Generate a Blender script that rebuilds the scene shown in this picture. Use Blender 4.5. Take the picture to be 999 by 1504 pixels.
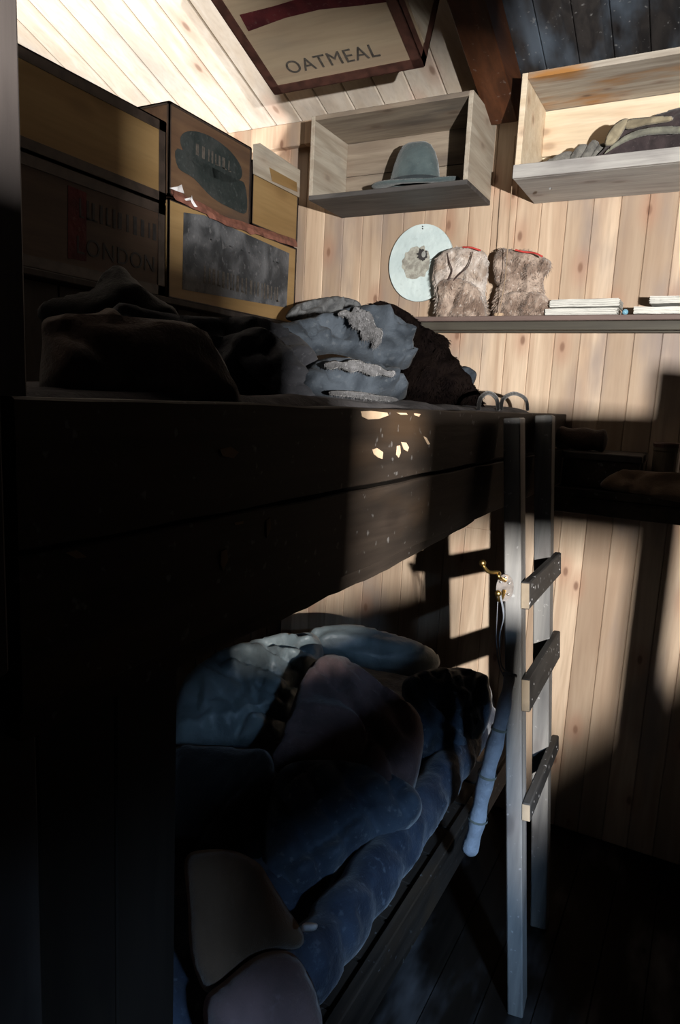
import bpy, bmesh, math, random
from mathutils import Vector, Matrix, noise, geometry
random.seed(7)
C = bpy.context.scene.collection
for o in list(bpy.data.objects): bpy.data.objects.remove(o)
R_ = math.radians

# ------------------------------------------------------------------ camera
FPX = 1020.0
YAW, PITCH, ROLL = R_(27.8), R_(-9.4), R_(2.8)
CAM = Vector((0, 0, 1.6))
fw = Vector((-math.sin(YAW)*math.cos(PITCH), math.cos(YAW)*math.cos(PITCH), math.sin(PITCH)))
rt = Vector((math.cos(YAW), math.sin(YAW), 0)); up = rt.cross(fw)
RT = rt*math.cos(ROLL)+up*math.sin(ROLL); UP = -rt*math.sin(ROLL)+up*math.cos(ROLL)
cd = bpy.data.cameras.new('camera'); cam = bpy.data.objects.new('camera', cd); C.objects.link(cam)
cd.sensor_fit = 'VERTICAL'; cd.sensor_height = 24; cd.sensor_width = 24
cd.lens = 24*FPX/1504; cd.clip_start = .02
m = Matrix((RT, UP, -fw)).transposed().to_4x4(); m.translation = CAM; cam.matrix_world = m
bpy.context.scene.camera = cam
def ray(px, py): return fw+RT*((px-499.5)/FPX)-UP*((py-752)/FPX)
def on(px, py, ax, v):                      # where the sight line of a pixel meets an axis plane
    d = ray(px, py); return CAM+d*((v-CAM[ax])/d[ax])
def onp(px, py, p, n):
    d = ray(px, py); return CAM+d*((Vector(p)-CAM).dot(n)/d.dot(n))

# ------------------------------------------------------------------ light, world, exposure
vs = bpy.context.scene.view_settings
vs.view_transform = 'Standard'; vs.look = 'None'; vs.exposure = 0; vs.gamma = 1; vs.use_curve_mapping = False
w = bpy.data.worlds.new('sky'); bpy.context.scene.world = w; w.use_nodes = True
w.node_tree.nodes['Background'].inputs[0].default_value = (.35, .55, .9, 1)
w.node_tree.nodes['Background'].inputs[1].default_value = .12
def area(name, loc, target, size, power, col):
    l = bpy.data.lights.new(name, 'AREA'); l.shape = 'SQUARE'; l.size = size; l.energy = power; l.color = col
    o = bpy.data.objects.new(name, l); C.objects.link(o); o.location = loc
    o.rotation_euler = (Vector(target)-Vector(loc)).to_track_quat('-Z', 'Y').to_euler(); return o
area('snow_glare_light', (.86, -.42, 1.60), (-.8, 2.3, 1.7), .035, 205, (1, .955, .90))
area('sky_light', (1.15, -.36, 2.12), (-.6, 1.8, .7), .20, 135, (.42, .66, 1.0))
area('rear_window_light', (-3.25, -.15, .50), (-2.2, 1.8, 2.9), .30, 250, (1, .97, .93))

# ------------------------------------------------------------------ materials
def nodes(name):
    mt = bpy.data.materials.new(name); mt.use_nodes = True; nt = mt.node_tree
    return mt, nt, nt.nodes, nt.links, nt.nodes['Principled BSDF']
def N(nt, t, **k):
    n = nt.nodes.new(t)
    for a, b in k.items():
        if a.startswith('i_'): n.inputs[int(a[2:])].default_value = b
        else: setattr(n, a, b)
    return n
def mixc(nt, fac, a, b, mode='MIX'):
    n = nt.nodes.new('ShaderNodeMix'); n.data_type = 'RGBA'; n.blend_type = mode
    for s, v in ((0, fac), (6, a), (7, b)):
        if hasattr(v, 'is_output') or hasattr(v, 'links'): nt.links.new(v, n.inputs[s])
        else: n.inputs[s].default_value = v if s == 0 else (*v, 1)
    return n.outputs[2]
def ramp(nt, fac, a, b, va=0, vb=1):
    n = nt.nodes.new('ShaderNodeMapRange'); n.interpolation_type = 'SMOOTHSTEP'
    nt.links.new(fac, n.inputs[0]); n.inputs[1].default_value = a; n.inputs[2].default_value = b
    n.inputs[3].default_value = va; n.inputs[4].default_value = vb
    return n.outputs[0]
def wood(name, c1, c2, grain='z', plank=None, width=.09, off=0, knots=1, stain=(.12, .12, .13), stain_amt=.5, rough=.65, speck=0, var=.35, bump=.25, scale=1, spec=.3):
    """grain: axis the fibres run along; plank: axis across the boards (None = single board)"""
    mt, nt, nd, lk, bs = nodes(name)
    tc = N(nt, 'ShaderNodeTexCoord'); sx = N(nt, 'ShaderNodeSeparateXYZ'); lk.new(tc.outputs['Object'], sx.inputs[0])
    ax = {'x': 0, 'y': 1, 'z': 2}
    rnd = None
    if plank:
        a = N(nt, 'ShaderNodeMath', operation='SUBTRACT', i_1=off); lk.new(sx.outputs[ax[plank]], a.inputs[0])
        b = N(nt, 'ShaderNodeMath', operation='DIVIDE', i_1=width); lk.new(a.outputs[0], b.inputs[0])
        c = N(nt, 'ShaderNodeMath', operation='FLOOR'); lk.new(b.outputs[0], c.inputs[0])
        wn = N(nt, 'ShaderNodeTexWhiteNoise', noise_dimensions='1D'); lk.new(c.outputs[0], wn.inputs['W']); rnd = wn.outputs['Value']
    mp = N(nt, 'ShaderNodeMapping'); sc = [22*scale]*3; sc[ax[grain]] = 1.6*scale; mp.inputs['Scale'].default_value = sc
    lk.new(tc.outputs['Object'], mp.inputs[0])
    vec = mp.outputs[0]
    if rnd:
        cmb = N(nt, 'ShaderNodeVectorMath', operation='SCALE'); cmb.inputs[0].default_value = (17, 31, 23); lk.new(rnd, cmb.inputs[3])
        ad = N(nt, 'ShaderNodeVectorMath', operation='ADD'); lk.new(vec, ad.inputs[0]); lk.new(cmb.outputs[0], ad.inputs[1]); vec = ad.outputs[0]
    g = N(nt, 'ShaderNodeTexNoise'); g.inputs['Scale'].default_value = 1; g.inputs['Detail'].default_value = 6; g.inputs['Distortion'].default_value = .8; lk.new(vec, g.inputs['Vector'])
    g2 = N(nt, 'ShaderNodeTexNoise'); g2.inputs['Scale'].default_value = 6; g2.inputs['Detail'].default_value = 3; lk.new(vec, g2.inputs['Vector'])
    col = mixc(nt, ramp(nt, g.outputs[0], .25, .75), c1, c2)
    col = mixc(nt, ramp(nt, g2.outputs[0], .4, .75, 0, .22), col, tuple(x*.6 for x in c2))
    if rnd:
        col = mixc(nt, ramp(nt, rnd, 0, 1, 0, var), col, tuple(x*.5 for x in c2), 'MIX')
    st = N(nt, 'ShaderNodeTexNoise'); st.inputs['Scale'].default_value = 1; st.inputs['Detail'].default_value = 4
    m2 = N(nt, 'ShaderNodeMapping'); s2 = [7*scale]*3; s2[ax[grain]] = 2.2*scale; m2.inputs['Scale'].default_value = s2; m2.inputs['Location'].default_value = (3, 9, 1)
    lk.new(tc.outputs['Object'], m2.inputs[0]); lk.new(m2.outputs[0], st.inputs['Vector'])
    col = mixc(nt, ramp(nt, st.outputs[0], .5, .75, 0, stain_amt), col, stain)
    if knots:
        m3 = N(nt, 'ShaderNodeMapping'); s3 = [(6.5 if plank else 9)*scale]*3; s3[ax[grain]] = (3.2 if plank else 4.5)*scale; m3.inputs['Scale'].default_value = s3; lk.new(tc.outputs['Object'], m3.inputs[0])
        vo = N(nt, 'ShaderNodeTexVoronoi', voronoi_dimensions='2D' if plank else '3D'); vo.inputs['Scale'].default_value = 1; vo.inputs['Randomness'].default_value = 1
        if plank:
            s4 = N(nt, 'ShaderNodeSeparateXYZ'); c4_ = N(nt, 'ShaderNodeCombineXYZ'); lk.new(m3.outputs[0], s4.inputs[0])
            lk.new(s4.outputs[ax[plank]], c4_.inputs[0]); lk.new(s4.outputs[ax[grain]], c4_.inputs[1]); lk.new(c4_.outputs[0], vo.inputs['Vector'])
            col = mixc(nt, ramp(nt, vo.outputs['Distance'],   .022, .062, .9*knots, 0), col, tuple(x*.24 for x in c2))
            col = mixc(nt, ramp(nt, vo.outputs['Distance'], .04, .26, .42*knots, 0), col, (c2[0]*.85, c2[1]*.6, c2[2]*.55))
        else: lk.new(m3.outputs[0], vo.inputs['Vector'])
        k3 = 0 if plank else knots
        col = mixc(nt, ramp(nt, vo.outputs['Distance'], .07, .19, .9*k3, 0), col, tuple(x*.28 for x in c2))
        col = mixc(nt, ramp(nt, vo.outputs['Distance'], .12, .38, .38*k3, 0), col, (c2[0]*.9, c2[1]*.6, c2[2]*.5))
    if speck:
        v2 = N(nt, 'ShaderNodeTexNoise'); v2.inputs['Scale'].default_value = 60; v2.inputs['Detail'].default_value = 2; lk.new(tc.outputs['Object'], v2.inputs['Vector'])
        col = mixc(nt, ramp(nt, v2.outputs[0], .66, .74, 0, speck), col, (.55, .55, .55))
    lk.new(col, bs.inputs['Base Color']); bs.inputs['Roughness'].default_value = rough; bs.inputs['Specular IOR Level'].default_value = spec
    bp = N(nt, 'ShaderNodeBump'); bp.inputs['Strength'].default_value = bump; bp.inputs['Distance'].default_value = .004
    lk.new(g.outputs[0], bp.inputs['Height']); lk.new(bp.outputs[0], bs.inputs['Normal'])
    return mt
def cloth_mat(name, c1, c2, scale=6, fleck=None, fleck_amt=.5, rough=.9, weave=260, bump=.35, sheen=.2, spec=.12):
    mt, nt, nd, lk, bs = nodes(name)
    tc = N(nt, 'ShaderNodeTexCoord')
    a = N(nt, 'ShaderNodeTexNoise'); a.inputs['Scale'].default_value = scale; a.inputs['Detail'].default_value = 6; a.inputs['Distortion'].default_value = .5; lk.new(tc.outputs['Object'], a.inputs['Vector'])
    col = mixc(nt, ramp(nt, a.outputs[0], .35, .65), c1, c2)
    if fleck:
        b = N(nt, 'ShaderNodeTexNoise'); b.inputs['Scale'].default_value = scale*6; b.inputs['Detail'].default_value = 5; lk.new(tc.outputs['Object'], b.inputs['Vector'])
        col = mixc(nt, ramp(nt, b.outputs[0], .58, .72, 0, fleck_amt), col, fleck)
    lk.new(col, bs.inputs['Base Color']); bs.inputs['Roughness'].default_value = rough
    bs.inputs['Specular IOR Level'].default_value = spec
    bs.inputs['Sheen Weight'].default_value = sheen; bs.inputs['Sheen Roughness'].default_value = .5
    wv = N(nt, 'ShaderNodeTexNoise'); wv.inputs['Scale'].default_value = weave; wv.inputs['Detail'].default_value = 2; lk.new(tc.outputs['Object'], wv.inputs['Vector'])
    bp = N(nt, 'ShaderNodeBump'); bp.inputs['Strength'].default_value = bump; bp.inputs['Distance'].default_value = .003
    lk.new(wv.outputs[0], bp.inputs['Height'])
    b2 = N(nt, 'ShaderNodeTexNoise'); b2.inputs['Scale'].default_value = 35; b2.inputs['Detail'].default_value = 4; lk.new(tc.outputs['Object'], b2.inputs['Vector'])
    bp2 = N(nt, 'ShaderNodeBump'); bp2.inputs['Strength'].default_value = .5; bp2.inputs['Distance'].default_value = .008
    lk.new(b2.outputs[0], bp2.inputs['Height']); lk.new(bp.outputs[0], bp2.inputs['Normal']); lk.new(bp2.outputs[0], bs.inputs['Normal'])
    return mt
def plain(name, c, rough=.6, metal=0, var=.3, scale=20):
    mt, nt, nd, lk, bs = nodes(name)
    tc = N(nt, 'ShaderNodeTexCoord'); a = N(nt, 'ShaderNodeTexNoise'); a.inputs['Scale'].default_value = scale; a.inputs['Detail'].default_value = 5
    lk.new(tc.outputs['Object'], a.inputs['Vector'])
    lk.new(mixc(nt, ramp(nt, a.outputs[0], .35, .7), c, tuple(x*(1-var) for x in c)), bs.inputs['Base Color'])
    bs.inputs['Roughness'].default_value = rough; bs.inputs['Metallic'].default_value = metal
    return mt
M = {}
PW = .088; POFF = -.541
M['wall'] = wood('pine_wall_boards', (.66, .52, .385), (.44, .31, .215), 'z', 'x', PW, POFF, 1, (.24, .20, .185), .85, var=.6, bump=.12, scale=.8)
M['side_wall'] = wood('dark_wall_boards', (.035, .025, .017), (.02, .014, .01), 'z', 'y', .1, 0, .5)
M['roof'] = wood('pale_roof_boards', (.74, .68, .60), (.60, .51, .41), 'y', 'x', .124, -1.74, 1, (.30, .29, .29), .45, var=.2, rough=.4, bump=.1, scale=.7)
M['roof_dark'] = wood('dark_roof_boards', (.045, .040, .038), (.018, .017, .018), 'y', 'x', .107, -.66, .4, (.10, .13, .17), .75, var=.4, rough=.45, speck=.2)  # darker boards for the right part of the ceiling
M['floor'] = wood('floor_boards', (.012, .009, .007), (.006, .005, .004), 'y', 'x', .13, 0, .6, spec=.05)
M['beam'] = wood('red_brown_beam', (.105, .038, .016), (.05, .019, .009), 'y', None, knots=.3, stain=(.03, .015, .01), rough=.5, speck=.1)
M['post'] = wood('grey_brown_post', (.045, .038, .035), (.02, .016, .015), 'z', None, knots=.3, stain=(.02, .018, .02), rough=.7)
M['bunk_board'] = wood('stained_bunk_board', (.036, .027, .021), (.014, .011, .009), 'y', None, knots=.3, stain=(.06, .035, .018), stain_amt=.6, rough=.6, speck=.12, bump=.6, spec=.15)
M['panel_board'] = wood('dark_vertical_boards', (.014, .010, .007), (.007, .005, .004), 'z', 'y', .095, .4, .4, (.03, .018, .01), rough=.6)
M['ladder'] = wood('weathered_ladder_wood', (.25, .245, .235), (.13, .13, .13), 'z', None, knots=.4, stain=(.045, .045, .05), stain_amt=.8, rough=.5, speck=.35, bump=.4)
M['rung'] = wood('dark_rung_wood', (.05, .048, .045), (.022, .021, .021), 'y', None, knots=.2, stain=(.10, .10, .10), stain_amt=.5, rough=.55, speck=.8)
M['endgrain'] = plain('pale_end_grain', (.30, .24, .17), .8)
M['scar_shaded'] = plain('shaded_tan_scar', (.16, .085, .035), .8)  # bare-wood scar with its colour darkened for the chips in shade
M['scar'] = plain('bare_wood_scar', (.62, .45, .30), .8)
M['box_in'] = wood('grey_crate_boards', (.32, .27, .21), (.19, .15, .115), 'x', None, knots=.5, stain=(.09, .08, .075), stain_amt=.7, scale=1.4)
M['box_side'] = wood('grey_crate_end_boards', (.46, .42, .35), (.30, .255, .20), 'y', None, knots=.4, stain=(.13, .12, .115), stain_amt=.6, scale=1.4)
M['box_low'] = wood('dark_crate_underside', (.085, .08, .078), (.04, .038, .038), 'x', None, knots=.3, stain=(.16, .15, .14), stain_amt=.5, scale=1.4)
M['box2_in'] = wood('clean_pine_box', (.76, .66, .51), (.62, .50, .35), 'x', None, knots=.6, stain=(.45, .29, .16), stain_amt=.5, scale=1.2)
M['box2_top'] = wood('streaked_grey_box_board', (.46, .42, .36), (.26, .22, .18), 'x', None, knots=1, stain=(.36, .17, .05), stain_amt=1, scale=1.8)
M['box2_front'] = wood('silver_grey_box_board', (.45, .44, .42), (.30, .29, .28), 'x', None, knots=.5, stain=(.15, .14, .14), stain_amt=.7, scale=1.4)
M['shelf'] = wood('brown_shelf_board', (.20, .145, .13), (.12, .085, .075), 'x', None, knots=.2, stain=(.06, .05, .05), rough=.5)
M['shelf_low'] = wood('shelf_batten_grey', (.075, .07, .055), (.045, .04, .032), 'x', None, knots=.2, stain=(.03, .03, .03), rough=.6)
M['tape'] = plain('rust_brown_edge_strip', (.075, .03, .022), .55, 0, .5, 30)
M['tape2'] = plain('dark_edge_strip', (.045, .032, .026), .55, 0, .5, 30)
M['tape_torn'] = plain('torn_red_brown_strip', (.21, .085, .06), .6, 0, .5, 40)
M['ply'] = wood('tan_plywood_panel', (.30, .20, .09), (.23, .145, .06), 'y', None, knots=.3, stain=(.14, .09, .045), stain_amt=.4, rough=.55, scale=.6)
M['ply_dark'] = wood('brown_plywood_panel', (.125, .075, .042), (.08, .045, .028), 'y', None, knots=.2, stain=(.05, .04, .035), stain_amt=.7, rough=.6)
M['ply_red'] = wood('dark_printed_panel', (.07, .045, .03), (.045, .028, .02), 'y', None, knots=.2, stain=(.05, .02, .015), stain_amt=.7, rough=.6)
M['ply_oat'] = wood('oatmeal_panel', (.36, .29, .20), (.28, .21, .145), 'x', None, knots=.6, stain=(.19, .18, .16), stain_amt=.5, rough=.6, scale=.7)
M['ink'] = plain('black_stencil_ink', (.02, .02, .022), .7, 0, .6, 60)
M['ink_soft'] = plain('faded_stencil_ink', (.085, .075, .065), .7, 0, .6, 90)
M['ink_grey'] = cloth_mat('rubbed_black_label', (.035, .038, .042), (.12, .125, .135), 9, (.20, .20, .21), .5, .6, 80, .2, 0)
M['ink_oval'] = cloth_mat('dark_green_label', (.020, .026, .026), (.035, .04, .04), 12, (.08, .09, .09), .4, .6, 80, .2, 0)
M['band_red'] = cloth_mat('maroon_paint_band', (.085, .018, .020), (.05, .012, .015), 14, (.13, .08, .07), .4, .6, 80, .2, 0)
M['paper'] = plain('white_paper', (.75, .75, .78), .8)
M['pages'] = wood('aged_paper_edges', (.66, .66, .62), (.48, .48, .45), 'x', None, knots=0, stain=(.32, .31, .29), stain_amt=.5, scale=4, rough=.85)
M['cover'] = plain('grey_book_cover', (.26, .25, .24), .8)
M['cover_dark'] = plain('dark_book_cover', (.035, .035, .035), .7)
M['disc'] = cloth_mat('pale_blue_plate', (.60, .70, .70), (.50, .60, .61), 10, (.38, .46, .47), .4, .55, 80, .1, 0)
M['picture'] = cloth_mat('faded_engraving', (.42, .42, .37), (.26, .25, .22), 45, (.12, .11, .10), .7, .7, 120, .1, 0)
M['hair'] = plain('dark_printed_hair', (.035, .033, .033), .8)
M['face'] = plain('pale_printed_face', (.36, .37, .35), .8)
M['hat'] = cloth_mat('green_grey_felt', (.085, .115, .12), (.055, .078, .085), 14, (.15, .18, .18), .3, .95, 320, .3, .3)
M['hatband'] = cloth_mat('dark_hat_ribbon', (.035, .045, .05), (.025, .032, .037), 14)
M['scarf'] = cloth_mat('grey_twisted_cloth', (.17, .165, .15), (.09, .088, .083), 40, (.30, .29, .27), .5)
M['coat'] = cloth_mat('dark_brown_wool', (.050, .038, .040), (.028, .022, .024), 22, (.12, .105, .10), .3)
M['lining'] = cloth_mat('tan_lining', (.30, .26, .18), (.17, .145, .10), 22)
M['greytrim'] = cloth_mat('grey_green_trim', (.20, .20, .16), (.13, .13, .11), 22)
M['fur'] = cloth_mat('brown_grey_fur', (.44, .35, .29), (.19, .135, .105), 16, (.62, .57, .52), .6, .9, 200, .6)
M['fur_pale'] = cloth_mat('pale_mitten_fur', (.62, .57, .53), (.33, .26, .21), 16, (.78, .75, .72), .6, .9, 200, .6)
M['fur_grey'] = cloth_mat('grey_frayed_fleece', (.10, .10, .105), (.05, .05, .052), 24, (.28, .28, .29), .5)
M['fur_dark'] = cloth_mat('blackish_brown_fur', (.006, .004, .0035), (.003, .002, .002), 20, (.010, .007, .006), .4, .95, 200, .6, sheen=0, spec=.02)
M['red'] = plain('red_binding', (.55, .05, .04), .8)
M['cord'] = plain('dark_brown_cord', (.06, .035, .03), .8)
M['cord_pale'] = plain('tan_cord', (.33, .24, .16), .8)
M['bag_blue'] = cloth_mat('blue_grey_sleeping_bag', (.045, .055, .068), (.018, .023, .03), 12, (.085, .095, .105), .35, sheen=.02)
M['greybag'] = cloth_mat('grey_crumpled_cloth', (.13, .135, .14), (.06, .063, .067), 18, (.22, .22, .22), .4, sheen=.02)
M['bag_dark'] = cloth_mat('charcoal_blanket', (.040, .041, .047), (.022, .023, .027), 12, (.10, .10, .11), .4, sheen=.03)
M['blanket_brown'] = cloth_mat('brown_wool_blanket', (.070, .045, .034), (.036, .024, .019), 10, (.12, .08, .06), .3)
M['cloth_black'] = cloth_mat('black_cloth', (.010, .009, .009), (.006, .006, .006), 10)
M['bedding'] = cloth_mat('grey_mauve_sheet', (.065, .06, .065), (.03, .028, .032), 12, (.11, .11, .11), .3, sheen=.02)
M['satin_blue'] = cloth_mat('blue_grey_satin_eiderdown', (.22, .265, .28), (.12, .155, .17), 6, (.28, .30, .30), .3, .42, 300, .12, .1, spec=.5)
M['mauve'] = cloth_mat('mauve_brown_blanket', (.15, .10, .10), (.085, .06, .062), 8, (.22, .17, .17), .3)
M['quilt'] = cloth_mat('navy_stained_quilt', (.055, .075, .105), (.026, .036, .055), 10, (.20, .22, .24), .45, .6, 260, .3)
M['mattress'] = cloth_mat('dark_blue_mattress_ticking', (.040, .055, .085), (.018, .025, .042), 10, (.14, .17, .21), .4, .6, 260, .3)
M['sack'] = cloth_mat('tan_sackcloth', (.135, .088, .058), (.09, .058, .038), 7, (.17, .12, .085), .3, .95, 420, .5)
M['tube'] = cloth_mat('pale_grey_leg_cloth', (.34, .35, .39), (.23, .24, .27), 16, (.42, .42, .45), .4)
M['brass'] = plain('worn_brass', (.55, .36, .12), .35, 1, .4, 50)
M['plate_metal'] = plain('tarnished_plate', (.55, .50, .47), .4, .7, .4, 60)
M['strap'] = cloth_mat('blue_grey_webbing', (.26, .29, .33), (.17, .19, .22), 30)
M['steel'] = plain('dull_nail_steel', (.45, .45, .45), .45, .8)
M['bead'] = plain('blue_glass_bead', (.20, .42, .55), .15)
M['tin'] = plain('dim_brown_tin', (.07, .05, .03), .6)
gm, gt, _, gl, gb = nodes('window_glass'); gt.nodes.remove(gb)
mx = N(gt, 'ShaderNodeMixShader', i_0=.06); t1 = N(gt, 'ShaderNodeBsdfTransparent'); t2 = N(gt, 'ShaderNodeBsdfGlossy'); t2.inputs['Roughness'].default_value = .05
gl.new(t1.outputs[0], mx.inputs[1]); gl.new(t2.outputs[0], mx.inputs[2]); gl.new(mx.outputs[0], gt.nodes['Material Output'].inputs[0])
M['glass'] = gm

# ------------------------------------------------------------------ mesh helpers (world coordinates in, origin subtracted on linking)
def tag(o, label=None, cat=None, group=None, kind=None):
    if label: o['label'] = label
    if cat: o['category'] = cat
    if group: o['group'] = group
    if kind: o['kind'] = kind
    return o
def thing(name, loc, label, cat, group=None):
    o = bpy.data.objects.new(name, None); C.objects.link(o); o.location = loc; o.empty_display_size = .05
    return tag(o, label, cat, group)
def wloc(o):
    v = Vector((0, 0, 0))
    while o is not None: v += o.location; o = o.parent
    return v
def obj(name, bm, mat, parent=None, loc=None, smooth=False, label=None, mats=None):
    org = wloc(parent) if parent else (Vector(loc) if loc is not None else Vector((0, 0, 0)))
    bmesh.ops.translate(bm, verts=bm.verts, vec=-org)
    bmesh.ops.recalc_face_normals(bm, faces=bm.faces)
    me = bpy.data.meshes.new(name); bm.to_mesh(me); bm.free()
    for mm in ([mat]+(mats or [])): me.materials.append(M[mm] if isinstance(mm, str) else mm)
    for p in me.polygons: p.use_smooth = smooth
    o = bpy.data.objects.new(name, me); C.objects.link(o)
    if parent: o.parent = parent
    else: o.location = org
    if label: o['label'] = label
    return o
def struct(name, bm, mat, parent=None):
    o = obj(name, bm, mat, parent)
    if not parent: o['kind'] = 'structure'
    return o
def bx(bm, lo, hi, ch=0, mtx=None, mi=0):
    lo = Vector(lo); hi = Vector(hi)
    lo, hi = Vector([min(a, b) for a, b in zip(lo, hi)]), Vector([max(a, b) for a, b in zip(lo, hi)])
    t = bmesh.new(); bmesh.ops.create_cube(t, size=1)
    for v in t.verts: v.co = Vector([(lo[i]+hi[i])/2+v.co[i]*(hi[i]-lo[i]) for i in range(3)])
    if ch: bmesh.ops.bevel(t, geom=t.edges[:], offset=ch, segments=1, affect='EDGES')
    if mtx: bmesh.ops.transform(t, matrix=mtx, verts=t.verts)
    merge(bm, t, mi); return bm
def merge(bm, t, mi=0):
    mp = {v: bm.verts.new(v.co) for v in t.verts}
    for f in t.faces:
        try: nf = bm.faces.new([mp[v] for v in f.verts]); nf.material_index = mi; nf.smooth = f.smooth
        except ValueError: pass
    t.free()
def tube(bm, pts, r, seg=8, caps=True):
    pts = [Vector(p) for p in pts]; n = len(pts); rs = r if isinstance(r, (list, tuple)) else [r]*n
    rings = []; prev = None
    for i, p in enumerate(pts):
        t = (pts[min(i+1, n-1)]-pts[max(i-1, 0)]).normalized()
        a = prev if prev is not None else (Vector((0, 0, 1)) if abs(t.z) < .9 else Vector((1, 0, 0)))
        a = (a-t*a.dot(t)).normalized(); prev = a; b = t.cross(a)
        rr = rs[i]; rx, ry = rr if isinstance(rr, tuple) else (rr, rr)
        rings.append([bm.verts.new(p+a*(math.cos(k*2*math.pi/seg)*rx)+b*(math.sin(k*2*math.pi/seg)*ry)) for k in range(seg)])
    for i in range(n-1):
        for k in range(seg): bm.faces.new((rings[i][k], rings[i][(k+1) % seg], rings[i+1][(k+1) % seg], rings[i+1][k]))
    if caps: bm.faces.new(rings[0][::-1]); bm.faces.new(rings[-1])
    return bm
def spline(pts, k=6):
    pts = [Vector(p) for p in pts]; out = []
    for i in range(len(pts)-1):
        p0, p1, p2, p3 = pts[max(i-1, 0)], pts[i], pts[i+1], pts[min(i+2, len(pts)-1)]
        for j in range(k):
            t = j/k; out.append(.5*((2*p1)+(p2-p0)*t+(2*p0-5*p1+4*p2-p3)*t*t+(3*p1-p0-3*p2+p3)*t**3))
    out.append(pts[-1]); return out
def closed_spline(pts, k=5):
    n = len(pts); pts = [Vector(p) for p in pts]; out = []
    for i in range(n):
        p0, p1, p2, p3 = pts[i-1], pts[i], pts[(i+1) % n], pts[(i+2) % n]
        for j in range(k):
            t = j/k; out.append(.5*((2*p1)+(p2-p0)*t+(2*p0-5*p1+4*p2-p3)*t*t+(3*p1-p0-3*p2+p3)*t**3))
    return out
def fbm(p, o=3):
    s, a = 0, 1
    for i in range(o): s += a*noise.noise(p); p = p*2.1; a *= .5
    return s
def inside(x, y, poly):
    c = False; n = len(poly); j = n-1
    for i in range(n):
        xi, yi = poly[i]; xj, yj = poly[j]
        if (yi > y) != (yj > y) and x < (xj-xi)*(y-yi)/(yj-yi)+xi: c = not c
        j = i
    return c
def segd(x, y, poly):
    b = 1e9; n = len(poly)
    for i in range(n):
        ax, ay = poly[i]; bx_, by = poly[(i+1) % n]; dx, dy = bx_-ax, by-ay
        t = max(0, min(1, ((x-ax)*dx+(y-ay)*dy)/(dx*dx+dy*dy+1e-12)))
        d = (x-ax-t*dx)**2+(y-ay-t*dy)**2
        if d < b: b = d
    return math.sqrt(b)
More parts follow.
